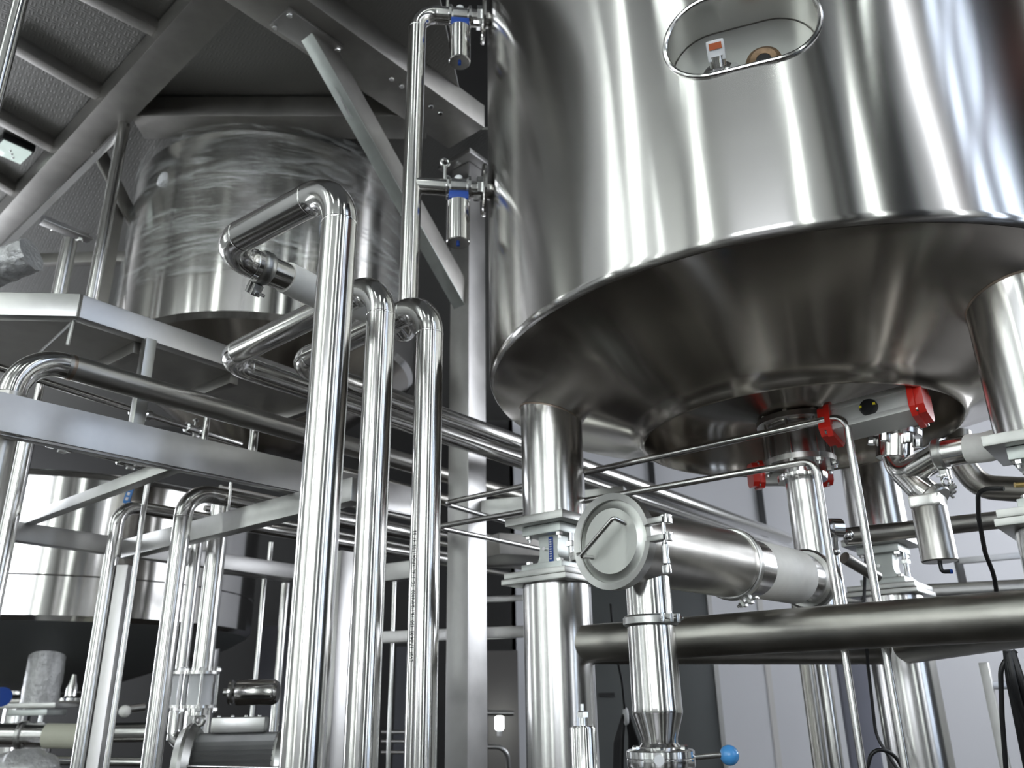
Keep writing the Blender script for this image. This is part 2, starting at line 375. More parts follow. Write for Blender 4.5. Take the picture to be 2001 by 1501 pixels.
# recess geometry
pc = P(1448, 38, 1.9); ra = math.atan2(pc.y-TC.y, pc.x-TC.x); nrm = V((math.cos(ra), math.sin(ra), 0)); tng = V((-math.sin(ra), math.cos(ra), 0))
RC = V((TC.x, TC.y, 0))+nrm*RT; zc = None
def mat_row(xy, row): return zrow(xy, row)
zlow = mat_row(RC, 128); RW, RH = .215, .135; RC = up(RC, zlow+RH)
def stadium(hw, hh, n=14):
    s = hw-hh; o = []
    for i in range(n+1): a = -math.pi/2+math.pi*i/n; o.append((s+hh*math.cos(a), hh*math.sin(a)))
    for i in range(n+1): a = math.pi/2+math.pi*i/n; o.append((-s+hh*math.cos(a), hh*math.sin(a)))
    return o
DEP = .15
cut = MB().prism(stadium(RW, RH), RC-nrm*(DEP/2-.03), tng, Z, nrm, DEP+.06)
cme = bpy.data.meshes.new('cut'); bmesh.ops.recalc_face_normals(cut.b, faces=cut.b.faces); cut.b.to_mesh(cme); cut.b.free()
cob = bpy.data.objects.new('cut', cme); C.objects.link(cob)
md = shell.modifiers.new('b', 'BOOLEAN'); md.operation = 'DIFFERENCE'; md.object = cob; md.solver = 'EXACT'
bpy.context.view_layer.update(); dg = bpy.context.evaluated_depsgraph_get()
nm = bpy.data.meshes.new_from_object(shell.evaluated_get(dg)); shell.modifiers.clear(); shell.data = nm
for p_ in nm.polygons: p_.use_smooth = True
nm.set_sharp_from_angle(angle=.5)
bpy.data.objects.remove(cob)
def onshell(x, z_, off=0.0):                                   # a point of the cylinder x metres round from the recess axis
    a = ra+x/RT; return V((TC.x+math.cos(a)*(RT+off), TC.y+math.sin(a)*(RT+off), RC.z+z_))
rimp = [onshell(x, y_, .002) for x, y_ in stadium(RW+.004, RH+.004, 20)]
part('recess_rim', MB().tube(rimp, .008, 10, close=True), 'elbow', tank)
recess = part('recess_floor', MB().prism(stadium(RW-.003, RH-.003), RC-nrm*(DEP-.004), tng, Z, nrm, .006), 'cover', tank, 'dull grey recess floor plate')
fl = RC-nrm*(DEP-.008)
# sensor with its orange display, on the recess floor
sx = fl-tng*(.075 if tng.x > 0 else -.075)-Z*.035
sg = 1 if tng.x > 0 else -1
sen = part('sensor_base', MB().lathe([(.052, 0), (.052, .008), (.03, .014)], sx, nrm, 32), 'bolt', recess, 'polished round sensor flange')
part('sensor_neck', MB().cyl(sx+nrm*.01, sx+nrm*.05, .017, 20).cyl(sx+nrm*.05, sx+nrm*.075+Z*.02, .024, 20), 'bolt', recess)
hd = sx+nrm*.075+Z*.035; fd = (nrm*.8-Z*.6).normalized(); fu = fd.cross(tng).normalized(); fu = fu if fu.z > 0 else -fu
part('sensor_head', MB().box(hd, .052, .05, .06, (tng, fd, fu), .006), 'white', recess, 'glossy grey sensor head')
part('sensor_display', MB().box(hd+fd*.026+fu*.012, .036, .004, .018, (tng, fd, fu)), 'orange', recess, 'small orange display')
part('clamp_screw', MB().cyl(sx+tng*sg*.045+nrm*.012, sx+tng*sg*.045+nrm*.035, .012, 14).cyl(sx-tng*sg*.04+nrm*.012-Z*.02, sx-tng*sg*.04+nrm*.03-Z*.02, .009, 14), 'bolt', recess)
ox = fl+tng*sg*.055-Z*.018
part('port_ring', MB().lathe([(.02, .0), (.022, .012), (.038, .016), (.05, .008), (.053, 0)], ox, nrm, 40, cap=False), 'brown', recess, 'stained brown threaded port ring')
part('port_hole', MB().lathe([(.021, 0), (.021, .011)], ox, nrm, 32), 'black', recess, 'black round port opening')
# cone and skirt
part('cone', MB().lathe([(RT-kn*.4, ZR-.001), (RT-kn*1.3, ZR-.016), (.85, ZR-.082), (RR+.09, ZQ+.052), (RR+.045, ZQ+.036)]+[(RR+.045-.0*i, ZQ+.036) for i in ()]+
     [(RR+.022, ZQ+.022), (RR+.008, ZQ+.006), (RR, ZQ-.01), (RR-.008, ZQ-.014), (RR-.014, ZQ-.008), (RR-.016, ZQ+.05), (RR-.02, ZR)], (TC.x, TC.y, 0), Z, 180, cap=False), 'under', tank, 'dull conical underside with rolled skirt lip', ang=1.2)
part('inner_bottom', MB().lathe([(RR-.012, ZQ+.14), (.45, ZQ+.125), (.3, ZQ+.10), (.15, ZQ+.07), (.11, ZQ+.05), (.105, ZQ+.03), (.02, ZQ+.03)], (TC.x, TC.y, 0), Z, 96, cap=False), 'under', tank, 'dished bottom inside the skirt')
def conez(p):                                                  # underside height above a ground point
    r = (V((p[0], p[1]))-V((TC.x, TC.y))).length
    return ZR-.016-(RT-kn*1.3-r)*.29
ZP1, ZP0 = H0+.642, H0+.612                                    # leg base plate
for k, lp in enumerate(LEGS):
    n = 48; top = []; bot = []
    for j in range(n):
        a = 2*math.pi*j/n; q = lp+V((math.cos(a), math.sin(a), 0))*.1175
        top.append(up(q, conez(q)+.02)); bot.append(up(q, ZP1))
    lg = part('leg', MB().rings([bot, top]), 'leg', tank)
    sm = [up(p_, p_.z-.02) for p_ in top]
    part('weld_seam', MB().tube(sm, .004, 6, close=True), 'seam', lg)
    part('base_plate', MB().box(up(lp, (ZP0+ZP1)/2), .262, .262, ZP1-ZP0, (UD, WD, Z), .004), 'plate', tank)
# nozzles of the valve pipe enter the shell at the left: reinforcing discs
# ------------------------------------------------------------------ load cells
LN = ['under the left leg of the big tank', 'under the right front leg of the big tank', 'under the rear leg of the big tank']
for k, lp in enumerate(LEGS):
    g = thing('load_cell_mount', 'zinc-plated load cell mount bolted '+LN[k], 'load cell', up(lp, H0+.44), 'load cell mounts of the big tank')
    part('top_plate', MB().box(up(lp, H0+.594), .172, .172, .034, (UD, WD, Z), .003), 'zinc', g)
    part('bottom_plate', MB().box(up(lp, H0+.460), .18, .18, .028, (UD, WD, Z), .003), 'zinc', g)
    # waisted cell block with curved flanks
    hw = [(-.062, 0), (-.05, .012), (-.042, .03), (-.04, .055), (-.046, .103), (.046, .103), (.04, .055), (.042, .03), (.05, .012), (.062, 0)]
    body = part('cell_body', MB().prism(hw, up(lp, H0+.474)-UD*0-WD*.0, WD*-1, Z, UD, .085), 'zinc', g)
    if k == 0:
        part('name_strip', MB().box(up(lp, H0+.526)-UD*.044-WD*.012, .003, .018, .088, (UD, WD, Z)), 'dblue', body, 'blue name strip')
        for j in range(9):
            part('letter', MB().box(up(lp, H0+.492+j*.0085)-UD*.0462-WD*.012, .001, .009, .0045, (UD, WD, Z)), 'white', body)
    part('cell_pin', MB().cyl(up(lp, H0+.53)-UD*.052+WD*.015, up(lp, H0+.53)-UD*.04+WD*.015, .007, 12), 'bolt', g)
    part('rocker_pin', MB().cyl(up(lp, H0+.474)-WD*.085-UD*.02, up(lp, H0+.577)-WD*.085-UD*.02, .011, 14).hex(up(lp, H0+.53)-WD*.085-UD*.02, Z, .02, .018), 'bolt', g)
    for i in (-1, 1):
        for j in (-1, 1):
            q = up(lp, 0)+UD*(i*.068)+WD*(j*.068)
            part('bolt', MB().hex(up(q, H0+.577), -Z, .013, .012).cyl(up(q, H0+.577), up(q, H0+.555), .006, 10), 'bolt', g)
            part('bolt', MB().hex(up(q, H0+.474), Z, .013, .012), 'bolt', g)
    if k == 1:
        part('gland', MB().cyl(up(lp, H0+.51)+WD*.05-UD*.07, up(lp, H0+.51)+WD*.085-UD*.09, .007, 12), 'brass', g)
# ------------------------------------------------------------------ support frame under the load cells
fr = thing('support_frame', 'steel stand with three round columns joined by thick round tubes under the big tank', 'tank stand', up(TC, 0))
ZB = H0+.196
for k, lp in enumerate(LEGS):
    cl = part('column', MB().cyl(up(lp, 0), up(lp, H0+.40), .1225, 56), 'leg', fr)
    part('cap_plate', MB().box(up(lp, H0+.4120), .285, .285, .020, (UD, WD, Z), .003), 'plate', fr)
    part('levelling_plate', MB().box(up(lp, H0+.4345), .27, .27, .022, (UD, WD, Z), .003), 'plate', fr)
    part('foot_plate', MB().box(up(lp, .01), .34, .34, .02, (UD, WD, Z), .003), 'plate', fr)
for a, b in ((0, 1), (1, 2), (2, 0)):
    p, q = up(LEGS[a], ZB), up(LEGS[b], ZB); d = (q-p).normalized()
    tb = part('cross_tube', MB().cyl(p+d*.10, q-d*.10, .0625, 48), 'dark', fr)

# ------------------------------------------------------------------ outlet valve stack under the tank centre
vc = V((TC.x, TC.y, 0))
vs_ = thing('outlet_valve_stack', 'flanged steel outlet spool with tie rods under the centre of the big tank', 'valve', up(vc, ZQ))
def vz(row): return zrow(vc, row)
z1, z2, z3, z4 = vz(832), vz(900), vz(925), vz(1110)
part('top_flange', MB().lathe([(.105, z1), (.135, z1), (.135, z1+.02), (.105, z1+.022)], vc, Z, 48), 'run', vs_)
part('neck', MB().cyl(up(vc, z1+.01), up(vc, ZQ+.025), .1, 40), 'run', vs_)
part('spool_body', MB().lathe([(.1, z2), (.1, z1)], vc, Z, 40), 'leg', vs_)
part('lower_flange', MB().lathe([(.06, z2-.02), (.125, z2-.02), (.125, z2), (.06, z2+.001)], vc, Z, 48), 'run', vs_)
for j in range(8):
    a = 2*math.pi*(j+.3)/8; q = vc+V((math.cos(a), math.sin(a), 0))*.118
    rd = part('tie_rod', MB().cyl(up(q, z2-.045), up(q, z1+.035), .007, 12), 'bolt', vs_)
    part('nut', MB().hex(up(q, z2-.022), -Z, .014, .013), 'bolt', rd)
    part('nut', MB().hex(up(q, z1+.02), Z, .014, .013), 'bolt', rd)
part('outlet_pipe', MB().cyl(up(vc, z2-.02), up(vc, H0+.30), .062, 40), 'leg', vs_)
part('ferrule', MB().lathe([(.062, z3-.03), (.085, z3-.03), (.088, z3-.02), (.088, z3-.01), (.062, z3-.002)], vc, Z, 40), 'elbow', vs_)
# actuator of the outlet valve, lying behind the spool
def actuator(loc, ax, label, L=.27, s=1.0, face=None):
    ax = V(ax).normalized(); n = V(face).normalized(); n = (n-ax*n.dot(ax)).normalized(); u = ax.cross(n)
    g = thing('valve_actuator', label, 'actuator', loc, 'red-capped valve actuators'); h = .075*s; t = .068*s
    part('body', MB().box(loc, L*.74, h*.86, t, (ax, n, u), .006), 'alu', g)
    part('body_rib', MB().box(loc+u*t*.42, L*.74, h, t*.24, (ax, n, u), .004).box(loc-u*t*.42, L*.74, h, t*.24, (ax, n, u), .004), 'alu', g)
    for i in (-1, 1):
        oct_ = [(-.5, -.32), (-.32, -.5), (.32, -.5), (.5, -.32), (.5, .32), (.32, .5), (-.32, .5), (-.5, .32)]
        cp = part('end_cap', MB().prism([(x*h*1.28, y*t*1.5) for x, y in oct_], loc+ax*i*(L*.37+.008), n, u, ax, .018)
             .prism([(x*h*1.1, y*t*1.3) for x, y in oct_], loc+ax*i*(L*.37+.026), n, u, ax, .03), 'red', g, 'red end cap')
        for a in (-1, 1):
            for b in (-1, 1): part('cap_screw', MB().cyl(loc+ax*i*(L*.37+.016)+n*a*h*.5+u*b*t*.58, loc+ax*i*(L*.37+.022)+n*a*h*.5+u*b*t*.58, .007, 10), 'bolt', cp)
    kb = part('indicator', MB().lathe([(.028, 0), (.028, .012), (.023, .02)], loc+n*h*.43, n, 28), 'black', g, 'black round indicator knob')
    for i in (-1, 1): part('indicator_mark', MB().box(loc+n*(h*.43+.019)+ax*i*.021, .008, .004, .008, (ax, n, u)), 'yellow', kb)
    return g
a1 = up(V((TC.x, TC.y+.13, 0)), vz(918)+.015)
actuator(a1, (1, .0, 0), 'actuator with red end caps lying behind the flanged outlet spool, the lower one', .29, 1.0, (0, 1, .1))
ac = P(1708, 810, 2.68)
actuator(ac, -WD+Z*.04, 'tilted grey actuator with red end caps and black knob, right of the outlet spool',   .33, 1.3, (-.45, -.95, .28))
# ------------------------------------------------------------------ hatch pipe with its round cover
HZ_ = H0+.385
hn = Pz(1199, 1058, .385); hf = up(TC, HZ_); hd_ = (hf-hn).normalized(); HL = (hf-hn).length
hp = thing('strainer_pipe', 'fat steel strainer pipe with a round clamped cover and bar handle', 'strainer', hn)
RP = .098
def hx(t): return hn+hd_*t
def tpx(px):
    lo, hi = 0.0, HL
    for _ in range(40):
        mid = (lo+hi)/2; d = hn+hd_*mid-EYE; x = 1000.5+FPX*d.dot(Rv)/d.dot(Fv)
        if x < px: lo = mid
        else: hi = mid
    return lo
tA, tB, tC_, tD = tpx(1424), tpx(1468), tpx(1550), tpx(1578)
part('barrel', MB().lathe([(RP, .012), (RP, tA-.02), (RP*.97, tA)], hn, hd_, 64), 'barrel', hp, 'dull scratched barrel')
part('near_ferrule', MB().lathe([(RP, .0), (.115, .0), (.115, .012), (RP+.001, .022)], hn, hd_, 64), 'plate', hp)
cv = part('cover', MB().lathe([(.02, -.012), (.082, -.012), (.094, -.003), (.103, -.002), (.104, .002)], hn, hd_, 72), 'cover', hp, 'matt round cover with stepped edge')
# split clamp ring: two halves, hinge at the left, bolt lugs at the right
ha, hb, _ = basis(hd_); hR = -hd_.cross(Z).normalized(); hR = hR if hR.x > 0 else -hR; hU = Z
def half(a0, a1, r0=.1045, r1=.121, t0=-.014, t1=.014, n=28):
    R = []
    for i in range(n+1):
        a = math.radians(a0+(a1-a0)*i/n); e = hR*math.cos(a)+hU*math.sin(a)
        R.append([hn+e*r0+hd_*(t0+.004), hn+e*r1+hd_*t0, hn+e*r1+hd_*t1, hn+e*r0+hd_*(t1-.004)])
    return MB().rings(R)
HA = 6
for nm_, a0, a1, s in (('upper_clamp_half', HA+6, 188, 1), ('lower_clamp_half', HA-14, -168, -1)):
    cp = part(nm_, half(a0, a1), 'plate', hp)
    lz = Z*(.031 if s > 0 else -.012)
    part('bolt_lug', MB().box(hn+hR*.134+lz, .050, .026, .015, (hR, hd_, Z), .003), 'plate', cp)
    part('lug_fork', MB().box(hn+hR*.168+lz, .009, .024, .022, (hR, hd_, Z), .002), 'bolt', cp)
    eh = hR*math.cos(math.radians(a1))+hU*math.sin(math.radians(a1))
    part('hinge_tab', MB().box(hn+eh*.127, .024, .014, .026, (eh, eh.cross(hd_), hd_), .003), 'plate', cp)
e = hR; bq = hn+hR*.153
sb = part('swing_bolt', MB().cyl(bq+Z*.042, bq-Z*.05, .005, 14), 'bolt', hp)
part('wing_nut', MB().lathe([(.006, 0), (.009, -.012), (.0075, -.03), (.0095, -.05), (.006, -.054)], bq-Z*.024, Z, 16).box(bq-Z*.088, .02, .012, .022, (hR, hd_, Z), .003), 'bolt', sb)
h1 = hn-hR*.060-Z*.034; h2 = hn+hR*.050+Z*.036
part('bar_handle', MB().tube(fillet([h1-hd_*.010, h1-hR*.015-Z*.0-hd_*.045, h2-hR*.012-hd_*.045+Z*.012, h2-hd_*.010], .008, 5), .0055, 14), 'leg', hp)
# reducer, clamp, hose and far ferrule
part('end_ferrule', MB().lathe([(RP, tA-.003), (RP+.004, tA-.002), (RP+.004, tA+.006), (RP*.9, tA+.010)], hn, hd_, 64), 'elbow', hp)
part('reducer_tube', MB().lathe([(.088, tA), (.087, tB+.004)], hn, hd_, 64), 'leg', hp)
clamp(hp, hx(tA+.012), hd_, .089, lug=-Z*.9-hd_.cross(Z)*-.3, big=1.0)
cl = clamp(hp, hx(tD), hd_, .084, lug=-Z, big=1.3)
hosepart(hp, [hx(tB), hx(tC_)], .0875)
part('far_ferrule', MB().lathe([(.083, tC_-.004), (.083, HL-.05)], hn, hd_, 56), 'leg', hp)
# ------------------------------------------------------------------ spout below the strainer
sxy = hx(.135); SX = V((sxy.x, sxy.y, 0))
def sz(r): return zrow(SX, r)
sp = thing('drain_spout', 'vertical polished spout with clamp and tapered end hanging below the strainer pipe', 'spout', up(SX, sz(1440)))
part('upper_tube', MB().cyl(up(SX, HZ_-.05), up(SX, sz(1214)), .0575, 48), 'pipe', sp)
clamp(sp, up(SX, sz(1214)), Z, .059, lug=hR-hd_*.25, big=1.0)
part('lower_tube', MB().lathe([(.044, sz(1462)), (.044, sz(1442)), (.0615, sz(1395)), (.0625, sz(1390)), (.0615, sz(1380)), (.0600, sz(1225))], SX, Z, 56), 'pipe', sp)
bv = thing('butterfly_valve', 'polished flanged valve with a lever at the foot of the spout', 'valve', up(SX, sz(1495)))
zb = sz(1482)
part('valve_disc_body', MB().lathe([(.044, zb-.022), (.080, zb-.020), (.082, zb-.016), (.082, zb-.002), (.0805, zb), (.082, zb+.002), (.082, zb+.016), (.078, zb+.020), (.05, zb+.026), (.044, zb+.034)], SX, Z, 56), 'bolt', bv)
part('lower_neck', MB().cyl(up(SX, zb-.25), up(SX, zb-.02), .046, 40), 'pipe', bv)
for j in range(6):
    a = 2*math.pi*j/6+.35; q = SX+V((math.cos(a), math.sin(a), 0))*.066
    part('bolt', MB().hex(up(q, zb+.018), Z, .010, .010).hex(up(q, zb-.018), -Z, .010, .010), 'bolt', bv)
fq = up(SX, zb)+V((-.2, -.98, 0))*.081
part('plug', MB().cyl(fq, fq+V((-.2, -.98, 0))*.004, .012, 20), 'white', bv, 'round white plastic plug')
le = V((1, .12, .0)).normalized()
lv = part('lever', MB().cyl(up(SX, zb)+le*.08, up(SX, zb+.004)+le*.155, .0065, 16), 'leg', bv, 'thin steel lever')
part('ball_knob', MB().ball(up(SX, zb+.003)+le*.172, .0235), 'blue', lv, 'light blue ball knob')
# small cylinder in front of the left column
cp_ = P(1141, 1455, 1.95); cp_.z = 0
g = thing('small_steel_cylinder', 'small polished cylinder with threaded stem in front of the left column', 'air vessel', up(cp_, zrow(cp_, 1580)))
zt = zrow(cp_, 1418)
part('body', MB().lathe([(.032, zt-.4), (.032, zt-.006), (.028, zt)], cp_, Z, 40), 'elbow', g)
part('stem', MB().cyl(up(cp_, zt), up(cp_, zrow(cp_, 1376)), .0045, 14).cyl(up(cp_, zt), up(cp_, zt+.02), .009, 16), 'bolt', g)
part('stem_nut', MB().hex(up(cp_, zt+.018), Z, .014, .014), 'bolt', g)
# ------------------------------------------------------------------ three tall riser pipes
ZRI = 1.26; SC = 1.4
def riser(px, d, name_lbl, corner, tail, seams, r, hosed=False):
    b = P(px, 700, d*SC); base = V((b.x, b.y, 0))
    g = thing('riser_pipe', name_lbl, 'pipe', base, 'tall front riser pipes'); e = Pz(*corner, ZRI)
    pts = [up(base, .0), up(base, H0+ZRI), e]
    t = [Pz(x, y, ZRI) for x, y in tail]
    if hosed:
        dirn = (t[-1]-e).normalized(); q = e+dirn*((t[0]-e).dot(dirn))
        piping(g, pts+[q], r, r*2.7, seams=seams, seg=40)
        return g, e, dirn, q
    piping(g, pts+t, r, r*2.7, seams=seams, seg=40)
    return g, e, None, None
RRI = .0321*SC
g1, e1, dr, q1 = riser(645, 1.40, 'tallest and nearest riser pipe, bending back to a clamped white hose', (424, 487), [(548, 553), (700, 600)], True, RRI, True)
clamp(g1, e1+dr*((Pz(505, 530, ZRI)-e1).dot(dr)), dr, RRI, lug=(-Z*.8-WD*-.6), big=1.4)
clamp(g1, e1+dr*((Pz(505, 530, ZRI)-e1).dot(dr)-.004), dr, RRI, lug=(Z*.6-WD*-.5), big=.9)
hosepart(g1, [q1-dr*.01, Pz(640, 582, ZRI), Pz(712, 598, ZRI), Pz(772, 628, ZRI)], RRI*1.12)
g2, *_ = riser(740.5, 1.81, 'middle riser pipe, bending left under the hose and running away to the right', (434, 704), [(1539, 1075)], True, RRI*1.0)
g3, *_ = riser(838.5, 1.92, 'right riser pipe with printed marking, shortest of the three', (574, 712), [(1539, 1052)], True, RRI*1.0)

def rp(pt, px): return px/2*(V(pt)-EYE).dot(Fv)/FPX          # radius that shows px pixels wide
def g2(p): return V((p[0], p[1], 0))
def rod(name, label, cat, pts, r, mt='pipe', bend=None, group=None, seg=14, origin=None):
    pts = [V(p) for p in pts]; q = fillet(pts, bend, 7) if bend else pts
    return solo(name, MB().tube(q, r, seg), mt, label, cat, origin or min(pts, key=lambda p: p.z), group)
# printed marking running up the right riser
b_ = P(838.5, 700, 1.92*SC); bx = V((b_.x, b_.y, 0))
vd = (V((0, 0, 0))-bx).normalized(); sd_ = vd.cross(Z)
sd_ = sd_ if sd_.x < 0 else -sd_
no = (vd*.80+sd_*.60).normalized(); tcv = bpy.data.curves.new('t', 'FONT'); tcv.body = 'LVSF  17-04-02  150  76.1*2.0*6000  TC  316L  1710417/02  41  02'
tob = bpy.data.objects.new('t', tcv); C.objects.link(tob); bpy.context.view_layer.update()
tme = bpy.data.meshes.new_from_object(tob.evaluated_get(bpy.context.evaluated_depsgraph_get())); bpy.data.objects.remove(tob)
xs = [v.co.x for v in tme.vertices]; z0_, z1_ = zrow(bx, 1294), zrow(bx, 1042); sc_ = (z1_-z0_)/(max(xs)-min(xs))
for v in tme.vertices:
    x, y = v.co.x*sc_, v.co.y*sc_*1.15; side = Z.cross(no)
    v.co = up(bx+no*(RRI+.0006)-side*y, z0_+x)-bx
tme.materials.append(M['black']); to_ = bpy.data.objects.new('printed_marking', tme); C.objects.link(to_); to_.parent = g3; to_.location = bx-V(g3.location)
to_['label'] = 'tiny black printed lettering'
# ------------------------------------------------------------------ valve pipe on the left of the tank
v4 = g2(P(803, 430, 3.22)); rv = .0375
zb_, zm_, zt_ = H0+ZRI, zrow(v4, 362), zrow(v4, 26)
g4 = thing('valve_riser_pipe', 'upright pipe left of the big tank joining it through two hanging valves', 'pipe', up(v4, zb_))
tp = TC+V((math.cos(math.radians(186)), math.sin(math.radians(186)), 0))*RT
piping(g4, [Pz(768, 627, ZRI), up(v4, zb_), up(v4, zt_), up(tp, zt_-.01)], rv, rv*2.2, seams=True, seg=32)
part('branch_pipe', MB().cyl(up(v4, zm_), up(tp, zm_-.01), rv*.9, 28), 'pipe', g4)
bd = (tp-v4).normalized()
for k, z_ in enumerate((zt_, zm_)):
    part('nozzle_disc', MB().lathe([(.03, -.03), (.098, -.03), (.105, -.024), (.105, -.014), (.03, -.006)], up(tp, z_-.01), bd, 48), 'elbow', g4)
    part('nozzle_neck', MB().cyl(up(tp, z_-.01)-bd*.03, up(tp, z_-.01)+bd*.06, rv*1.0, 28), 'pipe', g4)
    part('nozzle_bolt', MB().hex(up(tp, z_-.01)-bd*.03-Z*.07-V((0, .05, 0)), -bd, .013, .03), 'bolt', g4)
    vp = v4.lerp(tp, .60); zz = z_-.004
    g = thing('hanging_valve', 'blue-collared valve with hanging steel cylinder, %s of the pair beside the big tank' % ('upper', 'lower')[k], 'valve', up(vp, zz-.24), 'hanging valves left of the big tank')
    part('valve_body', MB().lathe([(.036, -.05), (.048, -.048), (.048, -.038), (.038, -.03), (.038, .03), (.048, .038), (.048, .048), (.036, .05)], up(vp, zz), bd, 32), 'bolt', g)
    part('white_cap', MB().cyl(up(vp, zz+.0), up(vp, zz+.052), .016, 20), 'white', g, 'white cap')
    part('collar', MB().box(up(vp, zz-.052), .078, .07, .034, (bd, bd.cross(Z), Z), .006), 'dblue', g, 'blue collar')
    cyl_ = part('actuator_cylinder', MB().lathe([(.043, -.068), (.046, -.072), (.046, -.248), (.043, -.252)], up(vp, zz), Z, 40), 'pipe', g)
    part('end_plug', MB().cyl(up(vp, zz-.262), up(vp, zz-.25), .007, 14), 'dblue', cyl_, 'blue plug')
    part('union_nut', MB().lathe([(.03, -.012), (.05, -.012), (.05, .012), (.03, .012)], up(vp, zz)+bd*.085, bd, 8), 'bolt', g)
    part('vent_stem', MB().cyl(up(vp, zz+.03)-bd*.055, up(vp, zz+.10)-bd*.055, .007, 12), 'bolt', g)
    part('vent_ring', MB().ring(up(vp, zz+.118)-bd*.055, (.3, -1, 0), .017, .006, 28), 'bolt', g)
# ------------------------------------------------------------------ mezzanine deck, beams, posts
ZD = H0+3.2
def deckbeam(name, label, p, q, wd, h, z=ZD, mt='deckbeam', cat='beam', group=None, bev=.004):
    a, b = V(p), V(q); a = up(a, z+h/2); b = up(b, z+h/2)
    return solo(name, MB().beam(a, b, wd, h, Z, bev), mt, label, cat, a, group)
def dz(px, py, z=3.2): return Pz(px, py, z)
poly = [(-7.9, 1.9), (-1.25, 1.9), (-.35, 3.0), (-.25, 4.25), (7.5, 4.35), (7.5, 9.9), (-7.9, 9.9)]
struct('ceiling_mezzanine', MB().prism(poly, (0, 0, H0+3.36), V((1, 0, 0)), V((0, 1, 0)), Z, .02), 'deck')
mb1, mb2 = dz(431, 0), dz(47, 412); dm = (mb2-mb1).normalized()
deckbeam('deck_beam', 'wide grey deck beam running diagonally across the upper left', mb1-dm*.55, mb2+dm*1.9, .19, .14, group='deck beams overhead')
hb1, hb2 = dz(262, 250), dz(830, 250)
deckbeam('deck_beam', 'level grey deck beam above the wrapped tank', hb1+V((.02, 0, 0)), hb2, .21, .14, z=ZD+.001, group='deck beams overhead')
db1, db2 = dz(520, 0), dz(900, 262); dd = (db2-db1).normalized()
deckbeam('deck_beam', 'dark deck beam with a row of bolts, sloping down to the square post', db1-dd*.8, db2+dd*.05, .30, .16, z=ZD-.002, group='deck beams overhead')
for i, (a, b, lb) in enumerate((((150, -12), (318, 72), 'nearest the top edge'), ((20, 92), (204, 198), 'second from the top'), ((-20, 228), (114, 300), 'beside the lamp'), ((-30, 345), (46, 392), 'lowest'))):
    deckbeam('deck_joist', 'thin grey joist under the tread plate, '+lb, dz(*a, 3.28), dz(*b, 3.28), .07, .07, z=H0+3.28, group='joists under the tread plate')
for k in range(6):
    q = db1.lerp(db2, .55+.055*k)+V((.05, -.03, 0)); nb = setp(part('deck_bolt', MB().hex(up(q, ZD-.002), -Z, .016, .02), 'bolt', None, origin=up(q, ZD)), 'small bolt under the dark sloping deck beam, %s in the row counted from the brace' % ('first', 'second', 'third', 'fourth', 'fifth', 'sixth')[k], 'bolt', 'bolts in a row under the dark deck beam')
lf = dz(24, 297, 3.3)
g = thing('deck_lamp', 'square glass-fronted lamp set under the tread plate at the left edge', 'lamp', lf)
part('lamp_frame', MB().box(lf+Z*.03, .19, .19, .05, (UD, WD, Z), .006), 'black', g)
part('lamp_glass', MB().box(lf, .165, .165, .02, (UD, WD, Z), .004), 'fixture', g)
for k in (-1, 0, 1): part('lamp_screw', MB().ball(lf+UD*.02*k+WD*.03*k-Z*.014, .009, 10), 'bolt', g)
# square post with capital
pm = V((-.252, 4.4, 0)); s_ = .148
g = thing('mezzanine_post', 'thick square steel post with plated head between the risers and the big tank', 'post', pm)
part('shaft', MB().box(up(pm, (ZD-.05)/2), s_, s_, ZD-.05, (UD, WD, Z), .006), 'frame', g)
part('head_plate', MB().box(up(pm, ZD-.035), .27, .27, .024, (UD, WD, Z), .003), 'frame', g)
part('head_plate', MB().box(up(pm, ZD-.010), .25, .25, .016, (UD, WD, Z), .003), 'frame', g)
part('base_plate', MB().box(up(pm, .012), .3, .3, .024, (UD, WD, Z), .003), 'frame', g)
for i in (-1, 1): part('head_bolt', MB().hex(up(pm, ZD-.047)+UD*i*.11-WD*.02, -Z, .014, .016), 'bolt', g)
# angled brace from the sloping beam down to the post
b1 = dz(600, 72, 3.18); b2 = up(pm, zrow(pm, 610))-UD*.06
g = thing('angle_brace', 'steel angle brace slanting from the deck beam down to the square post', 'brace', b1)
ad = (b2-b1).normalized(); an = ad.cross(WD).normalized(); an = an if an.z < 0 else -an
part('bottom_leg', MB().box((b1+b2)/2, (b2-b1).length, .085, .008, (ad, WD, an), .001), 'zinc', g)  # lighter steel here, darker on the side leg: lit and shaded faces put into colour
part('side_leg', MB().box((b1+b2)/2-an*.06-WD*.039, (b2-b1).length, .008, .12, (ad, WD, an), .001), 'deckbeam', g)
part('end_plate', MB().box(b1+Z*.008, .34, .16, .018, (UD, WD, Z), .002), 'frame', g)
for i, j in ((-1, 1), (1, 1), (1, -1), (-1, -1)): part('end_bolt', MB().hex(b1+UD*i*.15+WD*j*.06, -Z, .016, .02), 'bolt', g)
part('film_scrap', MB().prism([(0, 0), (.16, .02), (.22, -.1), (.12, -.14), (.02, -.1)], b1.lerp(b2, .16)-Z*.01, ad, an, WD, .003), 'foil', g, 'torn scrap of grey wrapping film')
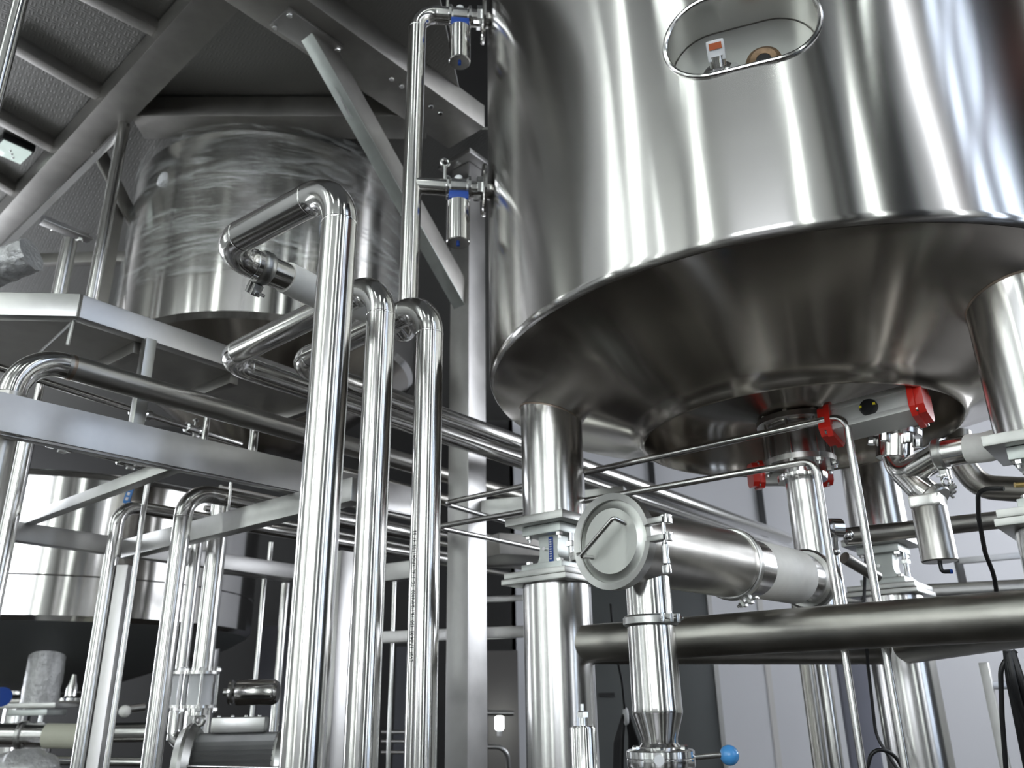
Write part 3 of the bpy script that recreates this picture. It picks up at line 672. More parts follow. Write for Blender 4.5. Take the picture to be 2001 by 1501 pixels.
# ------------------------------------------------------------------ wrapped tank under the deck
T1 = V((-1.62, 5.25, 0)); R1 = .92; z1b = H0+1.96
tq = P(545, 500, 5.6); T1 = V((tq.x, tq.y, 0)); z1b = zrow(T1-V((T1.x, T1.y, 0)).normalized()*R1, 622)
g = thing('wrapped_tank', 'steel tank wrapped in wrinkled clear film under the deck, behind the risers', 'tank', up(T1, z1b))
part('shell', MB().lathe([(R1-.03, z1b+.0), (R1, z1b+.03), (R1, H0+3.16), (R1-.06, H0+3.23), (R1-.2, H0+3.28), (.02, H0+3.33)], T1, Z, 120, cap=False), 'tank', g)
part('cone', MB().lathe([(R1-.03, z1b), (R1-.12, z1b-.06), (.25, z1b-.50), (.08, z1b-.52)], T1, Z, 96, cap=False), 'under', g, 'dull grey conical underside')
rw = []
for j in range(27):
    z_ = z1b+.26+(3.1-(z1b-H0)-.26+.12)*j/26; ring_ = []
    for k in range(180):
        a = 2*math.pi*k/180; n_ = noise.noise(V((math.cos(a)*3, math.sin(a)*3, z_*5+math.sin(a*2)*.8)))
        rr = R1+.012+.016*max(0, n_+.3); ring_.append(up(T1+V((math.cos(a), math.sin(a), 0))*rr, z_+.03*noise.noise(V((a*2, 0, j*.1)))))
    rw.append(ring_)
part('film_wrap', MB().rings(rw, cap=False), 'film', g, 'wrinkled clear stretch film')
q = P(322, 352, 4.9)
solo('wall_bracket_valve', MB().lathe([(.012, -.05), (.034, -.04), (.038, 0), (.03, .035), (.012, .05)], q, (.2, 0, 1), 20), 'white', 'small pale fitting on the left shoulder of the film-wrapped tank', 'fitting', q)
# ------------------------------------------------------------------ tank lower left
tq = P(120, 1240, 6.1); T2 = V((tq.x, tq.y, 0)); R2 = 1.33; e_ = T2-V((T2.x, T2.y, 0)).normalized()*R2; z2b = zrow(e_, 1213)
g = thing('low_tank', 'big steel tank with dark conical bottom at the lower left', 'tank', up(T2, z2b))
part('shell', MB().lathe([(R2-.03, z2b), (R2, z2b+.03), (R2, H0+1.40), (R2-.03, H0+1.44), (R2-.3, H0+1.50), (.02, H0+1.52)], T2, Z, 120, cap=False), 'tank', g)
part('weld_band', MB().ring(up(T2, zrow(e_, 925)), Z, R2+.001, .006, 120, 6), 'elbow', g)
part('weld_band', MB().ring(up(T2, zrow(e_, 1125)), Z, R2+.001, .005, 120, 6), 'elbow', g)
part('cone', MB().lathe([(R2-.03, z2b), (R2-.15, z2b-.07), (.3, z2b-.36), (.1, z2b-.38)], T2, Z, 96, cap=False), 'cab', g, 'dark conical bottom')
lq = g2(P(90, 1300, 5.3)); rl_ = .108
n = 40; zt2 = zrow(lq, 1222); zb2 = zrow(lq, 1374)
rr_ = []
for j in range(24):
    z_ = zb2+(zt2-zb2)*j/23
    rr_.append([up(lq+V((math.cos(2*math.pi*k/n), math.sin(2*math.pi*k/n), 0))*(rl_*(1+.05*noise.noise(V((k*.5, j*.6, 1))))), z_) for k in range(n)])
part('wrapped_leg', MB().rings(rr_), 'foil', g, 'leg wrapped in crumpled foil-like film')
part('leg_plate', MB().box(up(lq, zb2-.016), .36, .3, .03, None, .003), 'plate', g)
part('leg_plate', MB().box(up(lq, zb2-.055), .24, .24, .035, None, .003), 'zinc', g)
for k in (-1, 1): part('leg_bolt', MB().cyl(up(lq, zb2-.14)+V((.07*k, -.08, 0)), up(lq, zb2-.06)+V((.07*k, -.08, 0)), .014, 12).hex(up(lq, zb2-.13)+V((.07*k, -.08, 0)), Z, .024, .02), 'bolt', g)
for k in (130, 250, 10):
    a = math.radians(k); q = T2+V((math.cos(a), math.sin(a), 0))*(R2-.3)
    if k != 250: part('leg', MB().cyl(up(q, 0), up(q, z2b-.05), .1, 28), 'leg', g)
part('leg_stand', MB().cyl(up(lq, 0), up(lq, zb2-.14), .11, 28), 'leg', g)
# blue handle strip near the tank
q = P(252, 966, 3.9)
g = thing('blue_tag', 'blue plastic strip with pale letters hanging above the bent pipe at the left', 'tag', q)
tz = (Z*1+V((.17, 0, 0))).normalized(); tx = V((1, 0, -.17)).normalized()
part('strip', MB().box(q, .032, .010, .088, (tx, V((0, 1, 0)), tz), .006), mat('mid_blue_plastic', (.02, .17, .48), 0, .4), g)
for k in range(3): part('letter', MB().box(q-V((0, .006, 0))+tz*(.025-.024*k), .012, .002, .014, (tx, V((0, 1, 0)), tz)), 'white', g)
# ------------------------------------------------------------------ walkway platform and its frame
ZPt = 1.41
def pt_(px, py): return Pz(px, py, ZPt)
K = pt_(157, 580); A = pt_(-160, 573); B_ = pt_(640, 748); uu = (B_-K).normalized()
g = thing('walkway_platform', 'grey steel walkway with upturned edge channel at the left, its corner facing the viewer', 'walkway', K-Z*.1)
part('edge_channel', MB().beam(A-Z*.045, K-Z*.045+(K-A).normalized()*.01, .05, .09), 'plate', g, 'pale edge channel')
part('edge_channel', MB().beam(K-Z*.045-uu*.0, B_-Z*.045, .05, .09), 'frame', g)
back = V((-uu.y, uu.x, 0))
zf_ = H0+ZPt-.082
for nm_, pl in (('floor_plate', [A, K, K+back*.40+uu*.05, A+V((0, .55, 0))]), ('floor_plate', [K, B_, B_+back*.34, K+back*.40+uu*.05])):
    part(nm_, MB().prism([(p_.x, p_.y) for p_ in pl], (0, 0, zf_), V((1, 0, 0)), V((0, 1, 0)), Z, .010), 'deckbeam', g, 'dull grey floor plate')
part('weld_run', MB().tube([up(K, zf_-.006), up(K+back*.40+uu*.05, zf_-.006)], .006, 8), 'plate', g)
part('corner_drip', MB().tube([up(K, zf_-.0)+back*.02, up(K, zf_-.10)+back*.03], .007, 8), 'plate', g)
for t in (.25, .62, 1.0):
    p_ = K.lerp(B_, t)-Z*.11-uu*.03; part('cross_joist', MB().beam(p_+back*.03, p_+back*.33, .04, .05), 'deckbeam', g)
part('bracket', MB().beam(P(272, 726, 3.75), P(345, 682, 3.45), .03, .035), 'plate', g)
for k in range(4):
    q = pt_(212+11*k, 612+4*k); part('embossed_mark', MB().box(q-back*.026-Z*.03, .008, .004, .02, (uu, back, Z)), 'frame', g)
# long channel beam in front of everything on the left, its cross beams and posts
ZB1 = .90
c1, c2 = Pz(-140, 732, ZB1), Pz(852, 964, ZB1); cu = (c2-c1).normalized(); cb = V((-cu.y, cu.x, 0)); hb = .118
g = thing('rack_beam', 'long satin channel beam sloping across the left, with square posts on it', 'beam', c1)
part('web', MB().beam(c1-Z*hb/2+cb*.004, c2-Z*hb/2+cb*.004, .008, hb, Z, .001), 'frame', g)
part('bottom_flange', MB().beam(c1-Z*hb+cb*.045, c2-Z*hb+cb*.016, .032, .008, Z, .001), 'frame', g)
part('top_flange', MB().beam(c1-Z*.004+cb*.045, c2-Z*.004+cb*.016, .032, .008, Z, .001), 'frame', g)
part('rear_channel', MB().beam(c1-Z*.022+cb*.27, c2-Z*.022+cb*.27, .06, .044), 'frame', g)
for t_ in (.12, .38, .62, .88): part('cross_tie', MB().beam(c1.lerp(c2, t_)-Z*.05+cb*.01, c1.lerp(c2, t_)-Z*.05+cb*.25, .03, .03), 'frame', g)
def onbeam(px, back_=.05):
    lo, hi = 0.0, 1.0
    for _ in range(40):
        mid = (lo+hi)/2; d = c1.lerp(c2, mid)-EYE; x = 1000.5+FPX*d.dot(Rv)/d.dot(Fv)
        if x < px: lo = mid
        else: hi = mid
    return c1.lerp(c2, lo)+cb*back_
for px, w_ in ((330, .042),):
    q = onbeam(px, .26); part('post', MB().box(up(q, (H0+ZB1+H0+ZPt-.09)/2), w_, w_, ZPt-.09-ZB1, (cu, cb, Z), .003), 'plate', g)
for px, r_, t_ in ((566, .018, 808), (130, .013, 752), (470, .012, 783)):
    q = onbeam(px, .27); part('round_post', MB().cyl(up(q, H0+ZB1), up(q, zrow(q, t_)), r_, 16), 'pipe', g)
# lower frame
g = thing('lower_rack_frame', 'lower frame of square steel tubes under the channel beam at the left', 'frame', up(P(300, 1060, 4), 0))
zc_ = .72
p1, p2 = Pz(250, 1074, zc_), Pz(700, 958, zc_)
part('cross_beam', MB().beam(p1, p2, .06, .086), 'plate', g)
part('long_beam', MB().beam(Pz(4, 1036, .74), Pz(590, 1121, .74), .06, .082), 'frame', g)
part('long_beam', MB().beam(Pz(430, 1108, .735), Pz(600, 1128, .735), .05, .07), 'frame', g)
q1_, q2_ = Pz(20, 1030, .80), Pz(345, 908, .80)
part('diagonal_tube', MB().beam(q1_, q2_, .045, .045), 'plate', g)
q = g2(P(668, 1100, 3.95)); part('square_post', MB().box(up(q, (H0+.7)/2), .078, .078, H0+.7, (UD, WD, Z), .004), 'frame', g)
q = g2(P(245, 1100, 3.75)); part('square_post', MB().box(up(q, (H0+.62)/2), .052, .052, H0+.62, (V((1, 0, 0)), V((0, 1, 0)), Z), .004), 'frame', g)
# side beams between post and tank legs
g = thing('rear_rack_frame', 'frame beams behind the left tank leg, fixed to the square post', 'frame', up(P(960, 1100, 4.6), 0))
part('upper_beam', MB().beam(up(pm, H0+.985)+V((.06, .02, 0)), up(pm, H0+.985)+V((.82, -.25, 0)), .07, .095), 'plate', g)
part('wide_beam', MB().beam(P(930, 1075, 4.9), P(1120, 1085, 5.3), .5, .12), 'deckbeam', g)
part('light_beam', MB().beam(P(745, 1246, 5.2), P(1060, 1233, 5.2), .05, .07), 'frame', g)
part('beam_stay', MB().beam(P(740, 1122, 4.9), P(850, 1108, 4.8), .06, .10), 'frame', g)
part('rail', MB().beam(P(935, 1172, 5.4), P(1100, 1165, 5.4), .03, .035), 'frame', g)
# ------------------------------------------------------------------ thick pipe over the beam and upright pipes
ZTP = 1.075
cpt = Pz(40, 690, ZTP); rt = rp(Pz(135, 717, ZTP), 50)
g = thing('thick_elbow_pipe', 'thick steel pipe with tinted weld at its bend, above the channel beam', 'pipe', up(cpt, 0))
du = (Pz(845, 918, ZTP)-Pz(135, 717, ZTP)).normalized(); c_ = Pz(135, 717, ZTP)-du*(g2(Pz(135, 717, ZTP))-g2(cpt)).length
piping(g, [up(c_, 0), c_, Pz(845, 918, ZTP)], rt, rt*3.3, mt='run', em='elbow', seg=40)
ws = Pz(138, 718, ZTP); part('weld_seam', MB().lathe([(rt, -.008), (rt*1.03, -.004), (rt*1.03, .004), (rt, .008)], ws, du, 40), 'seam', g, 'heat-tinted weld ring')
def upright(px, row, d, wpx, label, top=None, bot=None, run=None, group='upright pipes of the left rack', name='upright_pipe', seams=False, mt='pipe', bend=3.0):
    a = P(px, row, d); xy = g2(a); r = rp(a, wpx); zt = zrow(xy, top) if top is not None else H0+1; zb = zrow(xy, bot) if bot is not None else 0
    g = thing(name, label, 'pipe', up(xy, zb), group)
    pts = [up(xy, zb), up(xy, zt)]+([up(xy, zt)+run] if run is not None else [])
    piping(g, pts, r, r*bend, seams=seams, mt=mt, seg=28)
    return g, xy, r
upright(52, 860, 3.45, 30, 'upright pipe second from the left edge, behind the channel beam', top=800)
upright(218, 1087, 3.75, 27, 'bent upright pipe beside the thin square post at the left', top=986, run=UD*2.2, seams=True)
upright(355, 1030, 3.35, 35, 'bright bent upright pipe left of the motor', top=958, run=UD*1.3, seams=True)
gg, xg, rg = upright(384, 1067, 4.0, 23, 'slim upright pipe ending in a white sight glass above the motor', top=1040, bot=1432, run=None)
piping(gg, [up(xg, zrow(xg, 1432)), up(xg, zrow(xg, 1446))], rg)
gh, xh, rh = upright(424, 1057, 3.75, 37, 'upright pipe with larger white sight glass above the motor', top=985, bot=1398)
for gx, xy, r, s in ((gg, xg, rg, 1.0), (gh, xh, rh, 1.0)):
    za, zb3 = zrow(xy, 1318), zrow(xy, 1378)
    part('sight_glass', MB().lathe([(r*1.15, zb3), (r*1.18, zb3+.03), (r*1.12, zb3+.035), (r*1.12, za-.035), (r*1.18, za-.03), (r*1.15, za)], xy, Z, 32), 'white', gx, 'milky white sight glass')
    for k in range(4):
        a = math.radians(20+90*k); q = xy+V((math.cos(a), math.sin(a), 0))*(r*1.15+.016)
        t_ = part('tie_rod', MB().cyl(up(q, zb3-.03), up(q, za+.03), .0065, 10), 'bolt', gx)
        part('nut', MB().hex(up(q, za+.012), Z, .014, .014), 'bolt', t_); part('nut', MB().hex(up(q, zb3-.012), -Z, .014, .014), 'bolt', t_)
    part('flange', MB().lathe([(r, za), (r*1.15+.024, za), (r*1.15+.024, za+.012), (r, za+.012)], xy, Z, 32), 'leg', gx)
    part('flange', MB().lathe([(r, zb3-.012), (r*1.15+.024, zb3-.012), (r*1.15+.024, zb3), (r, zb3)], xy, Z, 32), 'leg', gx)
a = P(289, 941, 3.4); xy = g2(a)
rod('thin_rod', 'thin bright upright rod in front of the square post at the left', 'rod', [up(xy, 0), up(xy, a.z+.03)], rp(a, 10), group=None)
a = P(448, 975, 3.5); xy = g2(a)
rod('hanger_rod', 'short thin hanger between the channel beam and the cross beam', 'rod', [up(xy, zrow(xy, 1012)), up(xy, zrow(xy, 925))], rp(a, 6))
for px, r0, r1, w_, d, lb in ((508, 1132, 1330, 9, 4.8, 'thin upright rod just right of the steel cylinder above the motor'), (548, 1140, 1395, 16, 4.9, 'dull upright tube left of the tallest riser'),
                        (765, 1135, 1480, 8, 5.3, 'thin upright rod seen between the middle and right risers'), (528, 1060, 1104, 9, 4.8, 'short rod under the rack pipes left of the tallest riser')):
    a = P(px, (r0+r1)/2, d); xy = g2(a)
    rod('background_rod', lb, 'rod', [up(xy, 0 if px != 528 else zrow(xy, r1)), up(xy, zrow(xy, r0))], rp(a, w_), group='rods in the background')
# poles between walkway and deck
J = dz(243, 243); xy = g2(J)
for nm_, px, row, d, wpx, top, bot, sq, lb in (('deck_pole', 204, 415, None, 24, None, 590, 0, 'bright round pole from the walkway up to the beam joint'),
        ('deck_pole', 122, 545, 4.5, 28, 470, 590, 0, 'dark round pole between the walkway and the deck, the left one'),
        ('deck_pole', 214, 490, 5.1, 22, 392, 600, 1, 'dull square pole right behind the bright round pole')):
    if d is None: q = xy; r = rp(J, 22); zt = ZD
    else: a = P(px, row, d); q = g2(a); r = rp(a, wpx); zt = zrow(q, top)
    zb3 = zrow(q, bot)
    if sq: solo(nm_, MB().box(up(q, (zt+zb3)/2), r*2, r*2, zt-zb3, (UD, WD, Z), .003), 'deckbeam', lb, 'pole', up(q, zb3), 'poles between walkway and deck')
    else: rod(nm_, lb, 'pole', [up(q, zb3), up(q, zt)], r, mt='pipe', group='poles between walkway and deck', seg=28)
a = P(22, 70, 2.7); q = g2(a)
rod('corner_pole', 'bright round pole cut by the top left corner of the photo', 'pole', [up(q, 0), up(q, H0+3.35)], rp(a, 27), seg=28)
rod('slanted_tube', 'slim tube slanting down left from the beam joint', 'tube', [J-Z*.03, P(-30, 520, 4.35)], .024, mt='frame', seg=4, origin=J)
solo('deck_brace', MB().beam(dz(190, 290, 3.18), P(305, 520, 5.4), .02, .11), 'deckbeam', 'dark flat brace behind the poles, falling to the film-wrapped tank', 'brace', dz(190, 290, 3.18))
solo('far_deck_beam', MB().beam(P(-60, 512, 5.6), P(300, 503, 5.5), .06, .075), 'deckbeam', 'far level beam seen behind the poles above the walkway', 'beam', P(60, 506, 5.5))
g = thing('deck_bracket', 'bolted steel bracket under the deck, left of the poles', 'bracket', P(130, 450, 4.6))
part('plate', MB().box(P(130, 452, 4.6), .26, .07, .012, (UD, WD, Z), .002).box(P(130, 452, 4.6)+Z*.03+WD*.035, .26, .01, .06, (UD, WD, Z)), 'frame', g)
for px, py in ((105, 446), (157, 465), (146, 478)): part('bolt', MB().hex(P(px, py, 4.6), -Z, .014, .02), 'bolt', g)
# foil wrapped pipe end at the left edge
a, b = P(-60, 545, 3.7), P(62, 497, 3.7); dr_ = (b-a).normalized(); x_, y_, _ = basis(dr_); R_ = []
for j in range(26):
    R_.append([a.lerp(b, j/25)+(x_*math.cos(2*math.pi*k/36)+y_*math.sin(2*math.pi*k/36))*(.078*(1+.14*noise.noise(V((k*.6, j*.5, 3))))) for k in range(36)])
solo('wrapped_pipe_end', MB().rings(R_), 'foil', 'pipe end wrapped in crumpled grey film at the left edge', 'pipe', a)
# parallel background pipes of the rack
for i, (row, z_, w_, x0, x1, mt) in enumerate(((1010, 1.12, 9, 470, 1150, 'run'), (1028, 1.10, 9, 430, 1150, 'run'), (1046, 1.06, 10, 430, 1150, 'dark'), (1066, 1.02, 9, 400, 1150, 'run'), (1086, .98, 9, 430, 1080, 'dark'),
                                       (955, 1.18, 24, 660, 1420, 'dark'), (905, 1.30, 30, 500, 1300, 'dark'))):
    q = Pz(785, row, z_); sl = (1380-row)/(2444-785)
    p_, e_ = Pz(x0, row+(x0-785)*sl, z_), Pz(x1, row+(x1-785)*sl, z_)
    rod('rack_pipe', 'level background pipe behind the risers, %s of the rack' % ('thin one, first from the top', 'thin one, second', 'thin one, third', 'thin one, fourth', 'thin one, lowest', 'second thickest', 'thickest and highest')[i], 'pipe', [p_, e_], rp(q, w_), mt=mt, group='level pipes behind the risers', seg=18)
# ------------------------------------------------------------------ motor and cylinder lower left
mc = P(462, 1500, 3.45)
g = thing('pump_motor', 'grey finned pump motor with terminal box at the bottom left of the tallest riser', 'motor', mc)
mr = .135; fins = []
nf = 80
for k in range(nf):
    a = 2*math.pi*k/nf; fins.append(mr*(1.0 if k % 2 else .9))
X1 = V((1, .12, 0)).normalized(); yA, zA, _ = basis(X1)
def fr_(t): return [mc+X1*t+(yA*math.cos(2*math.pi*k/nf)+zA*math.sin(2*math.pi*k/nf))*fins[k] for k in range(nf)]
part('finned_body', MB().rings([fr_(-.16), fr_(.16)]), 'motor', g)
part('drive_shield', MB().lathe([(.06, -.235), (.15, -.23), (.175, -.20), (.175, -.185), (.15, -.16), (.1, -.155)], mc, X1, 48), 'plate', g, 'pale cast drive-end shield')
part('fan_cover', MB().lathe([(.02, .30), (.12, .295), (.142, .27), (.142, .17), (.13, .155)], mc, X1, 48), 'plate', g)
part('terminal_box', MB().box(mc+X1*.0+Z*.165, .22, .12, .06, (X1, X1.cross(Z), Z), .01), 'plate', g)
part('lifting_eye', MB().ring(mc-X1*.17+Z*.185, (0, 1, 0), .02, .008, 24), 'plate', g)
part('through_rod', MB().cyl(mc-X1*.20-V((0, .15, 0))+Z*.02, mc+X1*.28-V((0, .15, 0))+Z*.0, .006, 12), 'bolt', g)
for k in range(4): part('cover_screw', MB().ball(mc+X1*(-.09+.055*k)+Z*.197, .008, 8), 'bolt', g)
part('foot', MB().box(mc-Z*.17, .3, .2, .07, (X1, X1.cross(Z), Z), .004), 'motor', g)
rod('pump_outlet_bend', 'bent pipe turning under the slim sight glass into the pump', 'pipe', [up(xg, zrow(xg, 1392)), up(xg, zrow(xg, 1452)), up(xg, zrow(xg, 1452))+V((.10, -.05, 0))], rg*1.05, bend=.07, mt='elbow', seg=24)
a = P(500, 1353, 3.95); X2 = V((1, .05, -.01)).normalized()
g = thing('level_cylinder', 'dark polished cylinder lying level above the motor', 'cylinder', a)
part('barrel', MB().lathe([(.045, -.09), (.058, -.085), (.058, .085), (.045, .105)], a, X2, 36), 'elbow', g)
part('neck', MB().cyl(a-X2*.15, a-X2*.08, .018, 18).ring(a-X2*.11, X2, .042, .009, 28), 'plate', g)
part('clamp_ring', MB().lathe([(.02, -.125), (.056, -.12), (.056, -.11), (.02, -.105)], a, X2, 30), 'elbow', g)
# low pipes at the far left bottom
def lowpipe(name, label, x0, x1, row0, row1, d, w_, mt='elbow', group=None):
    p_, q_ = P(x0, row0, d), P(x1, row1, d); return rod(name, label, 'pipe', [p_, q_], rp(p_, w_), mt=mt, group=group, seg=24)
g = thing('low_hose_pipe', 'level steel pipe with clamp and cream hose beside the wrapped leg', 'pipe', P(60, 1437, 4.9))
p_, q_ = P(-40, 1436, 4.9), P(94, 1438, 4.9); dq = (q_-p_).normalized(); rq = rp(p_, 44)
part('pipe_section', MB().cyl(p_, q_, rq, 32), 'elbow', g)
clamp(g, P(44, 1437, 4.9), dq, rq, lug=-Z, big=1.2)
part('hose', MB().cyl(q_-dq*.01, q_+dq*.30, rq*1.03, 32), mat('cream_hose_rubber', (.62, .62, .50), 0, .6), g, 'cream hose')
lowpipe('low_pipe', 'thin level pipe at the bottom left, behind the square post', 95, 300, 1487, 1490, 4.8, 16, group='low level pipes at the bottom left')
lowpipe('low_pipe', 'level dark pipe between the two brightest upright pipes', 205, 300, 1432, 1431, 4.9, 36, group='low level pipes at the bottom left')
lowpipe('low_pipe', 'pale level pipe just under the low tank plate', -20, 170, 1372, 1368, 5.6, 26, mt='run', group='low level pipes at the bottom left')
g = thing('round_knob', 'pale round knob on a level stem at the lower left', 'knob', P(245, 1392, 4.6))
part('knob', MB().ball(P(244, 1390, 4.6), .032, 14), 'hose', g); part('stem', MB().cyl(P(250, 1386, 4.62), P(284, 1382, 4.66), .021, 16), 'frame', g)
mbx = MB(); cc = P(40, 1520, 4.6); R_ = []
for j in range(18):
    t = -1+2*j/17; rr = math.sqrt(max(0.02, 1-t*t*.8))
    R_.append([cc+V((.20*t, .14*rr*math.cos(2*math.pi*k/32), .15*rr*math.sin(2*math.pi*k/32)))*(1+.12*noise.noise(V((j*.5, k*.4, 7)))) for k in range(32)])
solo('wrapped_motor', mbx.rings(R_), 'foil', 'lumpy film-wrapped motor in the bottom left corner', 'motor', cc-Z*.15)
solo('blue_drum', MB().cyl(P(-6, 1362, 4.6), P(4, 1362, 4.5), .05, 20), 'dblue', 'dark blue drum cut by the left edge near the wrapped leg', 'drum', P(0, 1362, 4.6))
solo('cylinder_valve_body', MB().lathe([(.012, .09), (.02, .05), (.03, .02), (.032, -.03), (.05, -.04), (.05, -.055)], P(140, 1350, 4.9), Z, 24), 'elbow', 'small polished valve body right of the wrapped leg', 'valve', P(140, 1350, 4.9)-Z*.055)

# ------------------------------------------------------------------ two thin bent rods under the tank
for k, (cx_, cy_, zz, ex, ey, fx, fy, wv, lb) in enumerate(((1652, 812, .86, 868, 984, 1150, 1068, 15, 'thin bent rod on the right, the higher of the two'), (1593, 899, .71, 852, 1030, 1062, 1075, 14, 'thin bent rod on the left, the lower of the two'))):
    c = Pz(cx_, cy_, zz); e = Pz(ex, ey, zz); f_ = Pz(fx, fy, zz)
    rod('bent_rod', lb, 'rod', [up(c, 0), c, e, f_], rp(c, wv), bend=.045, mt='leg', group='thin bent rods under the tank', seg=18)
# ------------------------------------------------------------------ elbow valve group under the right of the tank
pv = P(1748, 872, 2.72)
g = thing('elbow_valve', 'polished elbow pipe with clamp, white hose end and hanging cylinder, right of the tilted actuator', 'valve', pv)
fl_n = V((.15, -.1, 1)).normalized()
part('mount_flange', MB().lathe([(.03, .035), (.082, .035), (.082, .05), (.03, .05)], pv, fl_n, 40), 'leg', g)
part('flange_neck', MB().lathe([(.055, -.04), (.058, .036)], pv, fl_n, 36), 'elbow', g)
for k in range(6):
    a = 2*math.pi*k/6+.2; x_, y_, _ = basis(fl_n); q = pv+fl_n*.03+(x_*math.cos(a)+y_*math.sin(a))*.07
    part('flange_bolt', MB().hex(q, -fl_n, .013, .03).hex(q+fl_n*.022, fl_n, .013, .015), 'bolt', g)
part('air_port', MB().cyl(pv+fl_n*.05-V((.04, .06, 0)), pv+fl_n*.062-V((.04, .06, 0)), .010, 12), 'brass', g, 'brass air fitting')
e1_, e2_, e3_ = P(1752, 905, 2.70), P(1775, 962, 2.62), P(1880, 882, 2.50)
t1 = P(1762, 925, 2.68)
part('bend', MB().tube(fillet([pv-fl_n*.02, P(1765, 930, 2.66), P(1838, 888, 2.56)], .09, 10), rp(pv, 52), 28), 'elbow', g)
part('branch', MB().tube(fillet([P(1768, 925, 2.66), P(1800, 956, 2.60), P(1828, 975, 2.56)], .05, 6), rp(pv, 50), 28), 'elbow', g)
hp1, hp2 = P(1838, 888, 2.56), P(1895, 877, 2.50)
dh = (hp2-hp1).normalized()
part('hose_tail', MB().cyl(hp1, hp2, rp(hp1, 54), 32), 'leg', g)
clamp(g, hp1+dh*.0, dh, rp(hp1, 54), lug=(-Z*1+V((.4, -.2, 0))), big=1.1)
hosepart(g, [hp2-dh*.005, P(1930, 874, 2.46), P(1975, 858, 2.42)], rp(hp2, 57))
d2_ = (P(1828, 975, 2.56)-P(1768, 925, 2.66)).normalized()
clamp(g, P(1826, 973, 2.565), d2_, rp(pv, 50), lug=V((1, -.2, .2)), big=1.0)
part('eye_lug', MB().ring(P(1848, 941, 2.5), (.2, -1, 0), .012, .004, 24), 'bolt', g)
hv = P(1817, 1000, 2.50)
part('cylinder_head', MB().box(hv+Z*.028, .095, .09, .04, (UD, WD, Z), .01), 'leg', g)
cy_ = part('hanging_cylinder', MB().lathe([(.048, .012), (.050, .008), (.050, -.146), (.047, -.15)], hv, Z, 40), 'run', g)
part('air_elbow', MB().tube(fillet([hv-Z*.15, hv-Z*.178, hv-Z*.178+V((.022, 0, 0))], .008, 5), .006, 12), 'black', cy_, 'black air elbow')
part('air_ring', MB().cyl(hv-Z*.178+V((.022, 0, 0)), hv-Z*.178+V((.030, 0, 0)), .0065, 12), 'dblue', cy_)
rod('grey_bend_pipe', 'dull grey bent pipe behind the white hose end at the right', 'pipe', [P(1872, 845, 3.3), P(1878, 905, 3.25), P(1915, 952, 3.2), P(2080, 962, 3.0)], .047, bend=.12, mt='dark', seg=28)
g = thing('level_rear_pipe', 'level dull pipe behind the hanging cylinder under the right of the tank', 'pipe', P(1660, 1048, 3.05))
p_, q_ = P(1652, 1049, 3.05), P(1990, 1012, 3.0); part('pipe_section', MB().cyl(p_, q_, rp(p_, 34), 28), 'dark', g)
part('pipe_end_bolt', MB().ball(p_-V((.0, .03, 0)), .02, 12), 'bolt', g)
g = thing('small_valve_cluster', 'cluster of small polished fittings right of the outlet pipe', 'valve', P(1632, 1030, 2.95))
part('union', MB().lathe([(.02, -.03), (.034, -.02), (.034, .02), (.02, .03)], P(1632, 1032, 2.95), (1, .2, 0), 24), 'bolt', g)
part('wing_screw', MB().cyl(P(1632, 1050, 2.93), P(1634, 1075, 2.93), .010, 12).ball(P(1634, 1078, 2.93), .014, 10), 'bolt', g)
part('cross_pin', MB().cyl(P(1650, 1090, 3.0), P(1714, 1128, 3.05), .022, 16), 'run', g)
a = P(1633, 1110, 3.1); q = g2(a); rod('short_upright_pipe', 'short bright upright pipe between the outlet pipe and the rear load cell', 'pipe', [up(q, zrow(q, 1185)), up(q, zrow(q, 1078))], rp(a, 22), seg=20)
# far rails and small square frame at the right
for i, (p_, q_, w_) in enumerate((((1790, 1160), (2060, 1146), 34), ((1560, 1182), (1700, 1172), 22))):
    rod('far_level_pipe', 'dark level pipe behind the rear column, '+('right side', 'left side')[i], 'pipe', [P(*p_, 4.3), P(*q_, 4.3)], rp(P(*p_, 4.3), w_), mt='dark', group='dark level pipes behind the rear column', seg=20)
g = thing('square_frame', 'thin square-tube frame against the white wall at the right', 'frame', P(1880, 1130, 4.8))
k1, k2, k3, k4 = P(1872, 1097, 4.8), P(2060, 1080, 4.8), P(1884, 1150, 4.8), P(2068, 1150, 4.8)
part('top_tube', MB().beam(k1, k2, .035, .035), 'frame', g); part('side_tube', MB().beam(k1, k3, .035, .035, V((0, 1, 0))), 'frame', g)
g = thing('light_stand', 'slim pale upright angle with a cross bar at the lower right', 'stand', up(P(1950, 1400, 3.9), 0))
a = P(1940, 1380, 3.9); q = g2(a); part('upright', MB().box(up(q, zrow(q, 1295)/2), .04, .04, zrow(q, 1295), (UD, WD, Z), .003), 'plate', g)
part('cross_bar', MB().beam(up(q, zrow(q, 1340)), up(q, zrow(q, 1340))+V((.3, .05, 0)), .03, .035), 'frame', g)
g = thing('twin_upright_pipes', 'pair of upright pipes seen below the cross tubes, left of the rear column', 'pipe', up(P(1600, 1400, 4.2), 0))
for px, w_, mt in ((1590, 28, 'dark'), (1622, 26, 'pipe')):
    a = P(px, 1400, 4.2); q = g2(a); part('upright_tube', MB().cyl(up(q, 0), up(q, zrow(q, 1180)), rp(a, w_), 20), mt, g)
